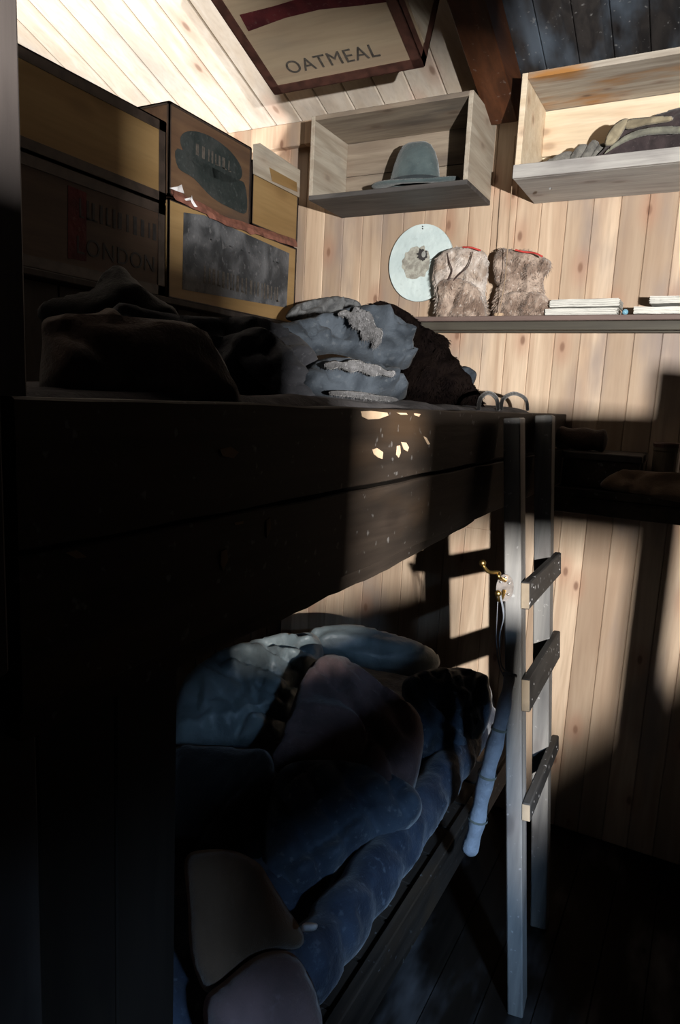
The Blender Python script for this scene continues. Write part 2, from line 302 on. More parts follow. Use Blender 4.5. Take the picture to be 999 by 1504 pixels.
def blob(outline, p0, n, T, D=None, back=.5, step=.012, fold=(0, 1, 0, 5), rough=.004, seed=0, quilt=None, smooth_outline=True, extra=None):
    """A padded cloth shape: outline (pixels of the sight lines) laid on the plane through p0 with normal n and filled out
    to thickness T on the near side and back*T on the far side.  fold=(amplitude, angle, warp, frequency)"""
    n = Vector(n).normalized(); p0 = Vector(p0)
    P = [onp(x, y, p0, n) for x, y in outline]
    if smooth_outline: P = closed_spline(P, 5)
    org = sum(P, Vector())/len(P)
    e1 = Vector((0, 0, 1)).cross(n)
    e1 = e1.normalized() if e1.length > .05 else Vector((1, 0, 0)); e2 = n.cross(e1)
    poly = [((p-org).dot(e1), (p-org).dot(e2)) for p in P]
    # resample outline
    rs = []
    for i in range(len(poly)):
        a = Vector(poly[i]); b = Vector(poly[(i+1) % len(poly)]); k = max(1, int((b-a).length/step))
        for j in range(k): rs.append(tuple(a.lerp(b, j/k)))
    xs = [p[0] for p in rs]; ys = [p[1] for p in rs]
    pts = [Vector(p) for p in rs]; nb = len(pts)
    D = D or T*1.2
    y = min(ys)+step/2; row = 0
    while y < max(ys):
        x = min(xs)+(step/2 if row % 2 else 0)
        while x < max(xs):
            if inside(x, y, poly) and segd(x, y, poly) > step*.55: pts.append(Vector((x, y)))
            x += step
        y += step*.87; row += 1
    vo, ed, fa, *_ = geometry.delaunay_2d_cdt(pts, [(i, (i+1) % nb) for i in range(nb)], [], 1, 1e-6)
    amp, ang, warp, fr = fold; ca, sa = math.cos(R_(ang)), math.sin(R_(ang)); sd = Vector((seed*7.3, seed*3.1, seed*1.7))
    bm = bmesh.new(); F, B = [], []
    for v in vo:
        x, y = v
        d = segd(x, y, poly); e = min(1, d/D); h = math.sqrt(max(0, 1-(1-e)**2))
        q = Vector((x, y, 0))
        wx = x+warp*noise.noise(q*4+sd); wy = y+warp*noise.noise(q*4+sd+Vector((9, 9, 9)))
        a, b = wx*ca+wy*sa, -wx*sa+wy*ca
        r = 1-abs(noise.noise(Vector((a*fr*.28, b*fr, seed*2.7)))*2.2); r2 = 1-abs(noise.noise(Vector((a*fr*.6, b*fr*2.1, seed*5.7)))*2.2)
        f = amp*(r-.55)+amp*.45*(r2-.55)+rough*fbm(q*28+sd)+amp*.7*noise.noise(q*3.5+sd)
        cn = noise.noise(Vector((a*fr*.30, b*fr*.75, seed*1.9+4))); f -= amp*.75*math.exp(-(cn/.06)**2)
        cn = noise.noise(Vector((a*fr*.9, b*fr*1.3, seed*1.1+8))); f -= amp*.35*math.exp(-(cn/.07)**2)
        if quilt:
            s, dep, qa = quilt; c2, s2 = math.cos(R_(qa)), math.sin(R_(qa))
            qx = (x*c2+y*s2)/s+.15*noise.noise(q*5+sd); qy = (-x*s2+y*c2)/s+.15*noise.noise(q*5-sd)
            f += dep*(abs(math.sin(math.pi*qx))**.45*abs(math.sin(math.pi*qy))**.45-.6)
        if extra: f += extra(x, y)
        g = min(1, d/(D*.35))
        F.append(bm.verts.new(org+e1*x+e2*y+n*(h*T+f*g)))
        B.append(bm.verts.new(org+e1*x+e2*y-n*(h*T*back)) if d > step*.2 else F[-1])
    for f in fa:
        cx = sum(vo[i][0] for i in f)/len(f); cy = sum(vo[i][1] for i in f)/len(f)
        if not inside(cx, cy, poly): continue
        for L in (F, B):
            try: bm.faces.new([L[i] for i in f])
            except ValueError: pass
    bmesh.ops.delete(bm, geom=[v for v in bm.verts if not v.link_faces], context='VERTS')
    return bm
def base_of(bm):
    xs = [v.co for v in bm.verts]; c = sum(xs, Vector())/len(xs); return Vector((c.x, c.y, min(v.z for v in xs)))
def soft(name, label, cat, mat, *a, group=None, parent=None, **k):
    bm = blob(*a, **k)
    if parent: return obj(name, bm, mat, parent, smooth=True)
    o = obj(name, bm, mat, loc=base_of(bm), smooth=True); return tag(o, label, cat, group)
def fur_bm(src, count, length, width=.0012, comb=(0, 0, -1), zfrac=None):
    """short tapering hairs growing from the faces of src (an object)"""
    me = src.data; L = wloc(src); bm = bmesh.new()
    ps = [p for p in me.polygons if p.area > 0]; acc = []; s = 0
    for p in ps: s += p.area; acc.append(s)
    import bisect
    comb = Vector(comb)
    for i in range(count):
        p = ps[min(len(ps)-1, bisect.bisect(acc, random.random()*s))]
        vs_ = [me.vertices[k].co for k in p.vertices]; r1, r2 = random.random(), random.random()
        if r1+r2 > 1: r1, r2 = 1-r1, 1-r2
        q = vs_[0]+(vs_[1]-vs_[0])*r1+(vs_[2]-vs_[0])*r2+L
        cl = noise.noise_vector(q*18)
        d = (p.normal*.5+comb*.7+cl*.9+Vector([random.uniform(-.3, .3) for _ in range(3)])).normalized()
        l = length*random.uniform(.5, 1.1); sd = d.cross(Vector([random.uniform(-1, 1) for _ in range(3)])).normalized()*width
        tip = q+d*l+Vector((0, 0, -l*.2))
        a = bm.verts.new(q-sd); b = bm.verts.new(q+sd); c = bm.verts.new(q+d*l*.55+sd*.6); e = bm.verts.new(tip)
        bm.faces.new((a, b, c)); bm.faces.new((a, c, e))
    return bm
def text_bm(s, size, mtx, depth=.0004, shear=0):
    cu = bpy.data.curves.new('t', 'FONT'); cu.body = s; cu.size = size; cu.extrude = depth; cu.align_x = 'CENTER'; cu.align_y = 'CENTER'; cu.space_character = 1.1
    o = bpy.data.objects.new('t', cu); C.objects.link(o)
    dg = bpy.context.evaluated_depsgraph_get(); me = bpy.data.meshes.new_from_object(o.evaluated_get(dg))
    bm = bmesh.new(); bm.from_mesh(me); bmesh.ops.transform(bm, matrix=mtx, verts=bm.verts)
    bpy.data.objects.remove(o); bpy.data.curves.remove(cu); bpy.data.meshes.remove(me); return bm
def frame(o, x, y, z):
    m_ = Matrix((Vector(x).normalized(), Vector(y).normalized(), Vector(z).normalized())).transposed().to_4x4(); m_.translation = Vector(o); return m_

# ------------------------------------------------------------------ the room
YW = 2.60; ZC = 2.68; SL = math.tan(R_(20.66))
def zroof(y): return ZC-(y-YW)*SL
XL, XR, YF = -3.1, .70, -1.3
bm = bmesh.new(); k = math.floor((XL-POFF)/PW)
while POFF+k*PW < XR+.3:
    x0 = POFF+k*PW; bx(bm, (x0+.0004, YW, 0), (x0+PW-.0004, YW+.02, ZC), .0028); k += 1
bx(bm, (XL-.05, YW+.021, -.05), (XR+.1, YW+.08, ZC+.02)); struct('wall_back', bm, 'wall')
bm = bmesh.new(); bx(bm, (XL-.05, YF-.05, -.06), (XR+.05, YW+.05, -.006))
k = 0
while XL+k*.13 < XR: bx(bm, (XL+k*.13+.001, YF, -.02), (min(XL+k*.13+.129, XR), YW, 0), .002); k += 1
struct('floor', bm, 'floor')
# roof planes: local frame x across, y down the slope, z up from the boards
ys = Vector((0, math.cos(R_(20.66)), -math.sin(R_(20.66)))); zs = Vector((0, math.sin(R_(20.66)), math.cos(R_(20.66))))
RF = frame((0, YW, ZC), (1, 0, 0), ys, zs); LR = (YW-YF)/math.cos(R_(20.66))+.1
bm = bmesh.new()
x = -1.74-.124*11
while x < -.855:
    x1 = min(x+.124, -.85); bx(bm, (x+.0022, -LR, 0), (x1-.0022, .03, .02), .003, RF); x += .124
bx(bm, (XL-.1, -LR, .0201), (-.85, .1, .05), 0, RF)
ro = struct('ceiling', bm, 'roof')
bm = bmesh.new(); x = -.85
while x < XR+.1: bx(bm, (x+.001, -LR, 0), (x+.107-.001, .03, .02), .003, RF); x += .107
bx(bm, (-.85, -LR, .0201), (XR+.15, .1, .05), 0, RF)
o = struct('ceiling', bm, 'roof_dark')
def wall_with_hole(name, X, th, hole, mat):
    y0, y1, z0, z1 = hole; bm = bmesh.new()
    a, b = (X, X+th)
    bx(bm, (a, YF, 0), (b, y0, 4.2)); bx(bm, (a, y1, 0), (b, YW, 4.2)); bx(bm, (a, y0, 0), (b, y1, z0)); bx(bm, (a, y0, z1), (b, y1, 4.2))
    return struct(name, bm, mat)
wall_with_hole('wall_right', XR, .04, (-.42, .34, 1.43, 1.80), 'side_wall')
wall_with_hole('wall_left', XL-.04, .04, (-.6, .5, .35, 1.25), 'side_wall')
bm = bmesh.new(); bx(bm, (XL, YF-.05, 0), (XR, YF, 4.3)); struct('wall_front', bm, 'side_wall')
for i, (X, y0, y1, z0, z1, s) in enumerate(((XR, -.42, .34, 1.43, 1.80, -1), (XL, -.6, .5, .35, 1.25, 1))):
    bm = bmesh.new(); a, b = X-.01, X+.01
    X0 = X+(-.04 if s > 0 else 0)
    for lo, hi in (((X0-.005, y0-.05, z0-.05), (X0+.045, y0, z1+.05)), ((X0-.005, y1, z0-.05), (X0+.045, y1+.05, z1+.05)),
                   ((X0-.005, y0, z0-.05), (X0+.045, y1, z0)), ((X0-.005, y0, z1), (X0+.045, y1, z1+.05))): bx(bm, lo, hi)
    wdw = struct('window_%d' % (i+1), bm, 'post')
    bm = bmesh.new(); bx(bm, (X0+.018, y0, z0), (X0+.022, y1, z1)); obj('pane', bm, 'glass', wdw)
# top plate board where the roof meets the wall, left of the boxes
bm = bmesh.new(); bx(bm, (XL, YW-.035, 2.60), (-.66, YW-.001, 2.69), .003); struct('trim_1', bm, 'wall')
# vertical corner batten beside the crates
bm = bmesh.new(); P0, P1 = on(680, 835, 1, YW), on(732, 780, 1, YW); bx(bm, (P0.x, YW-.006, P0.z), (P1.x, YW-.0005, P1.z), .001); o = struct('trim_4', bm, 'wall')
# rafter
bm = bmesh.new()
a = onp(655, 0, RF @ Vector((0, 0, -.13)), zs); b = onp(712, 0, RF @ Vector((0, 0, -.13)), zs)
bx(bm, (a.x, -LR, -.13), (b.x, -.012, .0), .004, RF)
raft = obj('roof_rafter', bm, 'beam', loc=(-.8, 1, 3.3)); raft['kind'] = 'structure'; raft.name = 'trim_2'
print('rafter x', a.x, b.x)

# ------------------------------------------------------------------ off to the right: unseen rail, plank and board added to cut the window light
bm = bmesh.new()
rl = thing('shadow_rail', (.47, .5, 0), 'unseen dark plank rail on a post, added to cast shadows from the right-hand window', 'rail')
bx(bm, (.455, .072, 1.506), (.485, .77, 1.598), .003); obj('upper_blocker', bm, 'bunk_board', rl)
bm = bmesh.new(); bx(bm, (.455, -.11, 1.12), (.485, .242, 1.437), .003); obj('lower_blocker', bm, 'bunk_board', rl)  # added to keep the window light off the lower bunk
bm = bmesh.new(); bx(bm, (.486, .19, 1.15), (.699, .23, 1.19), .003); obj('bracket', bm, 'post', rl)
bm = bmesh.new(); bx(bm, (.4855, .64, 0), (.505, .75, 1.655), .003); obj('post', bm, 'post', rl)
bm = bmesh.new(); bx(bm, (.486, .08, 1.52), (.699, .11, 1.58), .003); obj('bracket', bm, 'post', rl)
up_ = thing('blocker_plank', (.51, -.15, 0), 'unseen dark upright plank added to block light from the right-hand window', 'plank')  # added out of view to end the light beam on its left side
bm = bmesh.new(); bx(bm, (.50, -.29, 0), (.525, -.064, 1.646), .003); bx(bm, (.50, -.195, 1.6462), (.525, -.064, 1.665), .0); bx(bm, (.50, -.195, 1.6655), (.525, -.130, 1.722), .003); obj('plank_board', bm, 'post', up_)
bm = bmesh.new(); bx(bm, (.525, -.25, .9), (.699, -.21, .95), .003); obj('bracket', bm, 'post', up_)
vb = bmesh.new(); q = [(.585, -.145, 1.731), (.585, .04, 1.778), (.585, .04, 1.87), (.585, -.145, 1.87)]
A_ = [vb.verts.new(p) for p in q]; B_ = [vb.verts.new((p[0]+.015, p[1], p[2])) for p in q]; vb.faces.new(A_); vb.faces.new(B_)
for i in range(4): vb.faces.new((A_[i], A_[(i+1) % 4], B_[(i+1) % 4], B_[i]))
bx(vb, (.60, -.08, 1.855), (.699, -.04, 1.87))
tag(obj('blocker_board', vb, 'post', loc=(.6, 0, 1.73)), 'unseen dark slanted board added to cut light at the head of the right-hand window', 'board')  # added out of view to keep window light off the ceiling

# ------------------------------------------------------------------ partition behind the bunk with a ledge that carries the crates
bm = bmesh.new(); y = .05
while y < 2.59: bx(bm, (-1.66, y+.001, 0), (-1.64, min(y+.12, 2.598), 1.868), .003); y += .121
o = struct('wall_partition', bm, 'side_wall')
bm = bmesh.new(); bx(bm, (-1.66, YF, 0), (-1.64, .049, 3.2), .0); bx(bm, (-1.66, .051, 1.89), (-1.64, 1.02, 3.2), .0); struct('wall_partition', bm, 'side_wall')  # unseen higher partition, added to stop the rear light passing over
bm = bmesh.new(); bx(bm, (-1.90, .05, 1.868), (-1.585, 2.55, 1.888), .003); struct('trim_3', bm, 'post')

# ------------------------------------------------------------------ bunk
XB = -.471
bunk = thing('bunk_bed', (-1.0, 1.4, 0), 'two-tier dark wooden bunk with a deep two-plank side board', 'bunk bed')
zb = lambda px, py: on(px, py, 0, XB).z
def side_plank(name, z0, z1, y0=.354, y1=2.59, x=XB, th=.03):
    b = bmesh.new(); n = 60; rows = []
    for i in range(n+1):
        y = y0+(y1-y0)*i/n; j0 = .0025*noise.noise(Vector((y*9, z0, 1))); j1 = .0025*noise.noise(Vector((y*9, z1, 4)))
        zt = z1-.010*max(0, (y-.35)/2.2)
        rows.append([b.verts.new(v) for v in ((x, y, z0+j0+.002), (x, y, zt+j1-.002), (x-.003, y, zt+j1), (x-th, y, zt+j1), (x-th, y, z0+j0), (x-.003, y, z0+j0))])
    for i in range(n):
        for k in range(6): b.faces.new((rows[i][k], rows[i][(k+1) % 6], rows[i+1][(k+1) % 6], rows[i+1][k]))
    b.faces.new(rows[0]); b.faces.new(rows[-1][::-1]); return obj(name, b, 'bunk_board', bunk)
zcr = zb(300, 762)
side_plank('side_board', zcr+.0015, 1.588)
side_plank('side_board', zb(500, 850), zcr-.0015)
# narrow bearer under the board, ragged edge
bm = bmesh.new(); n = 40; pr = None
zlo = zb(500, 850)
for i in range(n+1):
    y = .36+1.25*i/n; zz = zlo-.028+.006*noise.noise(Vector((y*14, 3, 0)))+.018*max(0, (y-1.1))/.5
    r = [bm.verts.new(v) for v in ((XB-.012, y, zlo), (XB-.012, y, zz), (XB-.05, y, zz), (XB-.05, y, zlo))]
    if pr:
        for k in range(4): bm.faces.new((pr[k], pr[(k+1) % 4], r[(k+1) % 4], r[k]))
    else: bm.faces.new(r)
    pr = r
bm.faces.new(pr[::-1]); obj('bearer', bm, 'bunk_board', bunk)
bm = bmesh.new(); y = .36
while y < 2.5: bx(bm, (-1.60, y, zlo+.01), (XB-.032, y+.13, zlo+.03), .002); y += .14
obj('slat_deck', bm, 'bunk_board', bunk)
bm = bmesh.new(); bx(bm, (XB-.032, 0.355, 1.40), (XB-.012, .59, 1.41)); bm.free()
# head post (behind the board) and outer batten
bm = bmesh.new(); bx(bm, (XB-.075, .26, 0), (XB-.031, .392, 3.45), .004); obj('head_post', bm, 'post', bunk, label='tall grey-brown post rising past the left end of the side board')
bm = bmesh.new(); bx(bm, (XB-.028, .20, 1.37), (XB+.004, .342, 1.60), .004); obj('outer_batten', bm, 'post', bunk)
bm = bmesh.new()
for y0 in (.392, .487): bx(bm, (XB-.055, y0+.001, 0), (XB-.034, y0+.094, zlo-.001), .002)
bx(bm, (XB-.055, .26, 0), (XB-.033, .39, zlo), .002); bm2 = bm
obj('end_panel', bm2, 'panel_board', bunk)
# foot post at the wall, lower rail
bm = bmesh.new(); bx(bm, (XB-.06, .58, .27), (XB-.032, 2.50, .40), .003); obj('lower_rail', bm, 'bunk_board', bunk)
bm = bmesh.new(); y = .40
while y < 2.45: bx(bm, (-1.60, y, .36), (XB-.062, y+.13, .38), .002); y += .14
obj('slat_deck', bm, 'bunk_board', bunk)
# bare-wood scars on the board face
def scar(pts, dx=.0012, mat='scar'):
    b = bmesh.new(); P = [on(x, y, 0, XB) for x, y in pts]
    f = [b.verts.new(p+Vector((dx, 0, 0))) for p in P]; g = [b.verts.new(p) for p in P]
    b.faces.new(f)
    for i in range(len(f)): b.faces.new((f[i], f[(i+1) % len(f)], g[(i+1) % len(f)], g[i]))
    obj('bare_wood_scar', b, mat, bunk, label='pale chip of bare wood' if mat == 'scar' else 'tan scar with shade put into its colour')
scar([(530, 604), (545, 603.5), (568, 606), (570, 610), (556, 615), (540, 616), (532, 612)])
scar([(582, 606), (596, 606.5), (598, 609), (588, 609)])
scar([(608, 607), (617, 608), (615, 612), (609, 610)])
scar([(547, 660), (553, 658), (562, 664), (561, 674), (555, 672), (549, 667)])
scar([(583, 655), (587, 654), (588, 665), (585, 672), (582, 668)])
scar([(589, 649), (596, 650), (600, 657), (598, 663), (593, 660)])
scar([(622, 641), (626, 643), (631, 652), (628, 653)])
scar([(96, 812), (112, 808), (126, 818), (112, 820)], mat='scar_shaded')
scar([(322, 660), (338, 656), (350, 664), (342, 673), (326, 670)], mat='scar_shaded')
scar([(343, 742+26), (357, 765), (356, 769), (345, 771)], mat='scar_shaded')
scar([(324, 810), (332, 806), (334, 822), (327, 838), (323, 828)], mat='scar_shaded')
scar([(390, 765), (396, 760), (397, 776), (391, 790)], mat='scar_shaded')

# ------------------------------------------------------------------ ladder against the bunk
lad = thing('wooden_ladder', (-.36, 1.9, 0), 'weathered grey wooden ladder with dark nailed rungs leaning on the bunk side', 'ladder')
dl = Vector((-.085, 1, 0)).normalized(); px_ = Vector((dl.y, -dl.x, 0))
def rail(top, bot, wd, dp):
    d = (Vector(top)-Vector(bot)); L = d.length; d.normalize(); x = px_-d*px_.dot(d); x.normalize(); y = d.cross(x)
    if y.dot(dl) < 0: y = -y
    b = bmesh.new(); bx(b, (-wd/2, -dp/2, 0), (wd/2, dp/2, L), .003, frame(bot, x, y, x.cross(y) if x.cross(y).dot(d) > 0 else d)); return b
nt0, nb0 = Vector((-.432, 1.705, 1.57)), Vector((-.283, 1.705, 0))
ft0, fb0 = Vector((-.442, 2.10, 1.575)), Vector((-.300, 2.06, 0))
obj('rail', rail(nt0, nb0, .040, .08), 'ladder', lad); obj('rail', rail(ft0, fb0, .048, .085), 'ladder', lad)
def railx(z, t, b): return b+(t-b)*(z/t.z)
for (ny, fy, hgt) in (((870, 0), (829, 0), .068), ((1014, 0), (948, 0), .085), ((1183, 0), (1092, 0), .048)):
    zz = on(763, ny[0], 1, 1.69).z; zf = on(818, fy[0], 1, 2.13).z
    a = railx(zz, nt0, nb0)+px_*.031-dl*.041; b = railx(zf, ft0, fb0)+px_*.034+dl*.06; a.z = zz; b.z = zf
    d = (b-a); L = d.length; d.normalize(); up_ = (nt0-nb0).normalized(); x = d.cross(up_).normalized(); z2 = x.cross(d)
    bb = bmesh.new(); bx(bb, (-.0105, 0, -hgt/2), (.0105, L, hgt/2), .003, frame(a, x, d, z2)); r_ = obj('rung', bb, 'rung', lad)
    bb = bmesh.new(); bx(bb, (-.0095, -.001, -hgt/2+.003), (.0095, .0005, hgt/2-.003), 0, frame(a, x, d, z2)); obj('end_grain', bb, 'endgrain', r_, label='pale sawn end')
    for q, zo in ((.028, -.2), (.05, .18), (L-.05, .15), (L-.03, -.2)):
        bb = bmesh.new(); bx(bb, (.0103, q-.002, hgt*zo-.002), (.0119, q+.002, hgt*zo+.002), 0, frame(a, x, d, z2)); obj('nail_head', bb, 'steel', r_)
    print('rung', a, b)
# coat hook on the near rail
def R1(z): return railx(z, nt0, nb0)
hp = on(742, 863, 1, 1.650); hk = thing('brass_coat_hook', hp, 'brass coat hook with oval plate screwed to the near ladder rail', 'coat hook')
fx = Vector((1, 0, 0)); fz = Vector((0, 0, 1)); fyv = Vector((0, -1, 0))
bm = bmesh.new(); t = [hp+fx*(.021*math.cos(a))+fz*(.034*math.sin(a)) for a in [i*math.pi/12 for i in range(24)]]
f0 = [bm.verts.new(p) for p in t]; f1 = [bm.verts.new(p+fyv*.004) for p in t]; bm.faces.new(f0); bm.faces.new(f1)
for i in range(24): bm.faces.new((f0[i], f0[(i+1) % 24], f1[(i+1) % 24], f1[i]))
obj('back_plate', bm, 'plate_metal', hk, label='tarnished silvery oval back plate')
bm = bmesh.new(); hb = [hp+fyv*.004+fz*.018, hp+fyv*.03+fz*.032-fx*.01, on(733, 841, 1, 1.63), on(718, 840, 1, 1.61), on(711, 832, 1, 1.60), on(709, 827, 1, 1.60)]
tube(bm, spline(hb), .0045); bmesh.ops.create_uvsphere(bm, u_segments=12, v_segments=8, radius=.0085, matrix=Matrix.Translation(hb[-1])); obj('upper_arm', bm, 'brass', hk, smooth=True)
bm = bmesh.new(); hl = [hp+fyv*.004-fz*.006, hp+fyv*.02-fz*.022, hp+fyv*.035-fz*.024-fx*.004, hp+fyv*.042-fz*.006-fx*.005]
tube(bm, spline(hl), .0045); bmesh.ops.create_uvsphere(bm, u_segments=12, v_segments=8, radius=.008, matrix=Matrix.Translation(hl[-1])); obj('lower_arm', bm, 'brass', hk, smooth=True)
for dx, dz in ((.010, .014), (-.010, .014), (.010, -.014), (.0, .026)):
    bm = bmesh.new(); bmesh.ops.create_uvsphere(bm, u_segments=8, v_segments=6, radius=.0035, matrix=Matrix.Translation(hp+fyv*.005+fx*dx+fz*dz)); obj('screw', bm, 'steel', hk, smooth=True)
# hanging case
tp = on(749, 992, 1, 1.64); bt = on(690, 1248, 1, 1.60)
hc = thing('hanging_cloth_case', Vector((bt.x, bt.y, bt.z)), 'long pale blue-grey cloth tube hanging by a strap from the ladder hook', 'case')
pts = [tp, on(744, 1020, 1, 1.62), on(733, 1070, 1, 1.60), on(720, 1120, 1, 1.59), on(708, 1170, 1, 1.59), on(699, 1215, 1, 1.59), bt]
sp_ = spline(pts, 6); rr = []
for i, p in enumerate(sp_):
    t = i/(len(sp_)-1); r0 = .0125+.0095*min(1, t*2.4) + .002*math.sin(t*34)
    rr.append((r0, r0*.9))
bm = bmesh.new(); tube(bm, sp_, rr, 16); obj('cloth_tube', bm, 'tube', hc, smooth=True)
for q in (.34, .58, .78):
    i = int(q*(len(sp_)-1)); bm = bmesh.new(); tube(bm, [sp_[i]-(sp_[i+1]-sp_[i])*.2, sp_[i]+(sp_[i+1]-sp_[i])*.25], (rr[i][0]+.0015), 16, False); obj('seam_band', bm, 'greytrim', hc, smooth=True)
bm = bmesh.new(); tube(bm, [tp-(tp-sp_[2])*.1, tp+(tp-sp_[2])*.45], .0175, 16); obj('collar', bm, 'strap', hc)
bm = bmesh.new(); tube(bm, spline([hl[-1]+Vector((0, 0, -.004)), on(730, 905, 1, 1.65), on(729, 940, 1, 1.65), on(733, 975, 1, 1.65), on(741, 995, 1, 1.645)]), [(.0055, .0015)]*25, 6); obj('strap', bm, 'strap', hc)
bm = bmesh.new(); tube(bm, spline([hl[-1]+Vector((.006, 0, -.004)), on(740, 905, 1, 1.655), on(734, 935, 1, 1.655), on(736, 975, 1, 1.65), on(746, 988, 1, 1.645)]), [(.005, .0015)]*25, 6); obj('strap', bm, 'strap', hc)

# ------------------------------------------------------------------ crates of the partition
def edge_strips(bm, lo, hi, w, t, mtx=None, skip=()):
    lo = Vector(lo); hi = Vector(hi)
    for ax in range(3):
        o1, o2 = [i for i in range(3) if i != ax]
        for s1 in (0, 1):
            for s2 in (0, 1):
                a = Vector(lo); b = Vector(hi)
                a[o1] = (lo[o1]-t) if s1 == 0 else (hi[o1]-w); b[o1] = (lo[o1]+w) if s1 == 0 else (hi[o1]+t)
                a[o2] = (lo[o2]-t) if s2 == 0 else (hi[o2]-t*.0-.0015); b[o2] = (lo[o2]+.0015) if s2 == 0 else (hi[o2]+t)
                bx(bm, a, b, 0, mtx)
                a2 = Vector(lo); b2 = Vector(hi)
                a2[o2] = (lo[o2]-t) if s2 == 0 else (hi[o2]-w); b2[o2] = (lo[o2]+w) if s2 == 0 else (hi[o2]+t)
                a2[o1] = (lo[o1]-t) if s1 == 0 else (hi[o1]-.0015); b2[o1] = (lo[o1]+.0015) if s1 == 0 else (hi[o1]+t)
                bx(bm, a2, b2, 0, mtx)
def crate(name, lo, hi, mat, tape, w, label, cat='crate', group='crates stacked on the ledge behind the bunk', mtx=None):
    c = Vector([(a+b)/2 for a, b in zip(lo, hi)]); c[2] = min(lo[2], hi[2])
    if mtx: c = mtx @ c
    r = thing(name, c, label, cat, group)
    b = bmesh.new(); bx(b, lo, hi, 0, mtx); obj('plywood_body', b, mat, r)
    b = bmesh.new(); edge_strips(b, lo, hi, w, .0025, mtx); obj('edge_strips', b, tape, r)
    return r
XC = -1.60
def yz(px, py): p = on(px, py, 0, XC); return p
def face_poly(parent, name, pts, mat, X=XC+.0012, label=None, sm=False):
    P = [on(x, y, 0, X) for x, y in pts]
    if sm: P = closed_spline(P, 4)
    b = bmesh.new(); f = [b.verts.new(p) for p in P]; g = [b.verts.new(p-Vector((.001, 0, 0))) for p in P]; b.faces.new(f)
    for i in range(len(f)): b.faces.new((f[i], f[(i+1) % len(f)], g[(i+1) % len(f)], g[i]))
    return obj(name, b, mat, parent, label=label)
def strokes(parent, y0, y1, z, h, n, seed, mat='ink_soft', name='worn_lettering', X=XC+.0018):
    rnd = random.Random(seed); b = bmesh.new(); y = y0
    while y < y1:
        w_ = rnd.choice((.006, .009, .014)); hh = h*rnd.uniform(.8, 1); bx(b, (X-.0008, y, z-hh/2), (X, y+w_, z+hh/2))
        if rnd.random() < .3: bx(b, (X-.0008, y, z-.45*h), (X, y+w_+.010, z-.36*h))
        y += w_+rnd.uniform(.010, .020)
    return obj(name, b, mat, parent)
zr0, zr1 = 1.89, 2.165
c1 = crate('plywood_crate', (XC-.25, 1.03, 2.172), (XC, 1.757, 2.405), 'ply', 'tape2', .028, 'tan plywood crate with dark edge strips, upper left of the stack beside the bunk post')
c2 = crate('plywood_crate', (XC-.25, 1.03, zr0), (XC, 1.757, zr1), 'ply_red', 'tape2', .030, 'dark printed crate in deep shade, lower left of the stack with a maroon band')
face_poly(c2, 'maroon_band', [(100, 272), (127, 283), (127, 384), (100, 379)], 'band_red')
t_ = frame((XC+.0015, 1.56, 1.975), (0, 1, 0), (0, 0, 1), (1, 0, 0))
obj('stencil_lettering', text_bm('LONDON', .066, t_), 'ink', c2); strokes(c2, 1.42, 1.73, 2.075, .055, 9, 3, 'ink')
c3 = crate('plywood_crate', (XC-.25, 1.775, 2.20), (XC, 2.205, 2.472), 'ply_dark', 'tape2', .006, 'brown crate with a large dark oval label, tallest in the top row')
oc = on(312, 228, 0, XC)
def ell(cy, cz, ry, rz, rot, n=40):
    return [Vector((0, cy+ry*math.cos(a)*math.cos(rot)-rz*math.sin(a)*math.sin(rot), cz+ry*math.cos(a)*math.sin(rot)+rz*math.sin(a)*math.cos(rot))) for a in [i*2*math.pi/n for i in range(n)]]
b = bmesh.new(); E_ = ell(1.99, 2.375, .165, .062, -.02); vv = [b.verts.new((XC+.0012, p.y, p.z)) for p in E_]; v2 = [b.verts.new((XC+.0002, p.y, p.z)) for p in E_]; b.faces.new(vv)
for i in range(len(vv)): b.faces.new((vv[i], vv[(i+1) % len(vv)], v2[(i+1) % len(vv)], v2[i]))
obj('oval_label', b, 'ink_oval', c3); strokes(c3, 1.90, 2.08, 2.375, .04, 6, 5, 'ink_soft')
face_poly(c3, 'stain_band', [(261, 218), (300, 240), (345, 262), (360, 272), (362, 312), (340, 306), (312, 290), (285, 262), (262, 246)], 'ink_oval', sm=True)
c4 = crate('plywood_crate', (XC-.25, 2.218, 2.215), (XC, 2.535, 2.435), 'ply', 'tape2', .005, 'small tan crate with a weathered grey top board, nearest the back wall')
face_poly(c4, 'grey_top_board', [(372, 212), (382, 210), (441, 250), (440, 290), (372, 255)], 'box_side', XC+.012)
face_poly(c4, 'torn_patch', [(396, 246), (436, 268), (437, 282), (400, 266)], 'ply', XC+.0145)
c5 = crate('plywood_crate', (XC-.25, 1.775, zr0), (XC, 2.535, 2.19), 'ply', 'tape2', .004, 'wide crate with a rubbed black rectangular label, lower right of the stack')
face_poly(c5, 'black_label', [(270, 312), (300, 316), (425, 372), (421, 452), (268, 425)], 'ink_grey')
strokes(c5, 1.98, 2.40, 2.125, .035, 8, 9, 'ink_grey'); strokes(c5, 1.95, 2.42, 1.99, .06, 9, 11, 'ink_soft', X=XC+.0020)
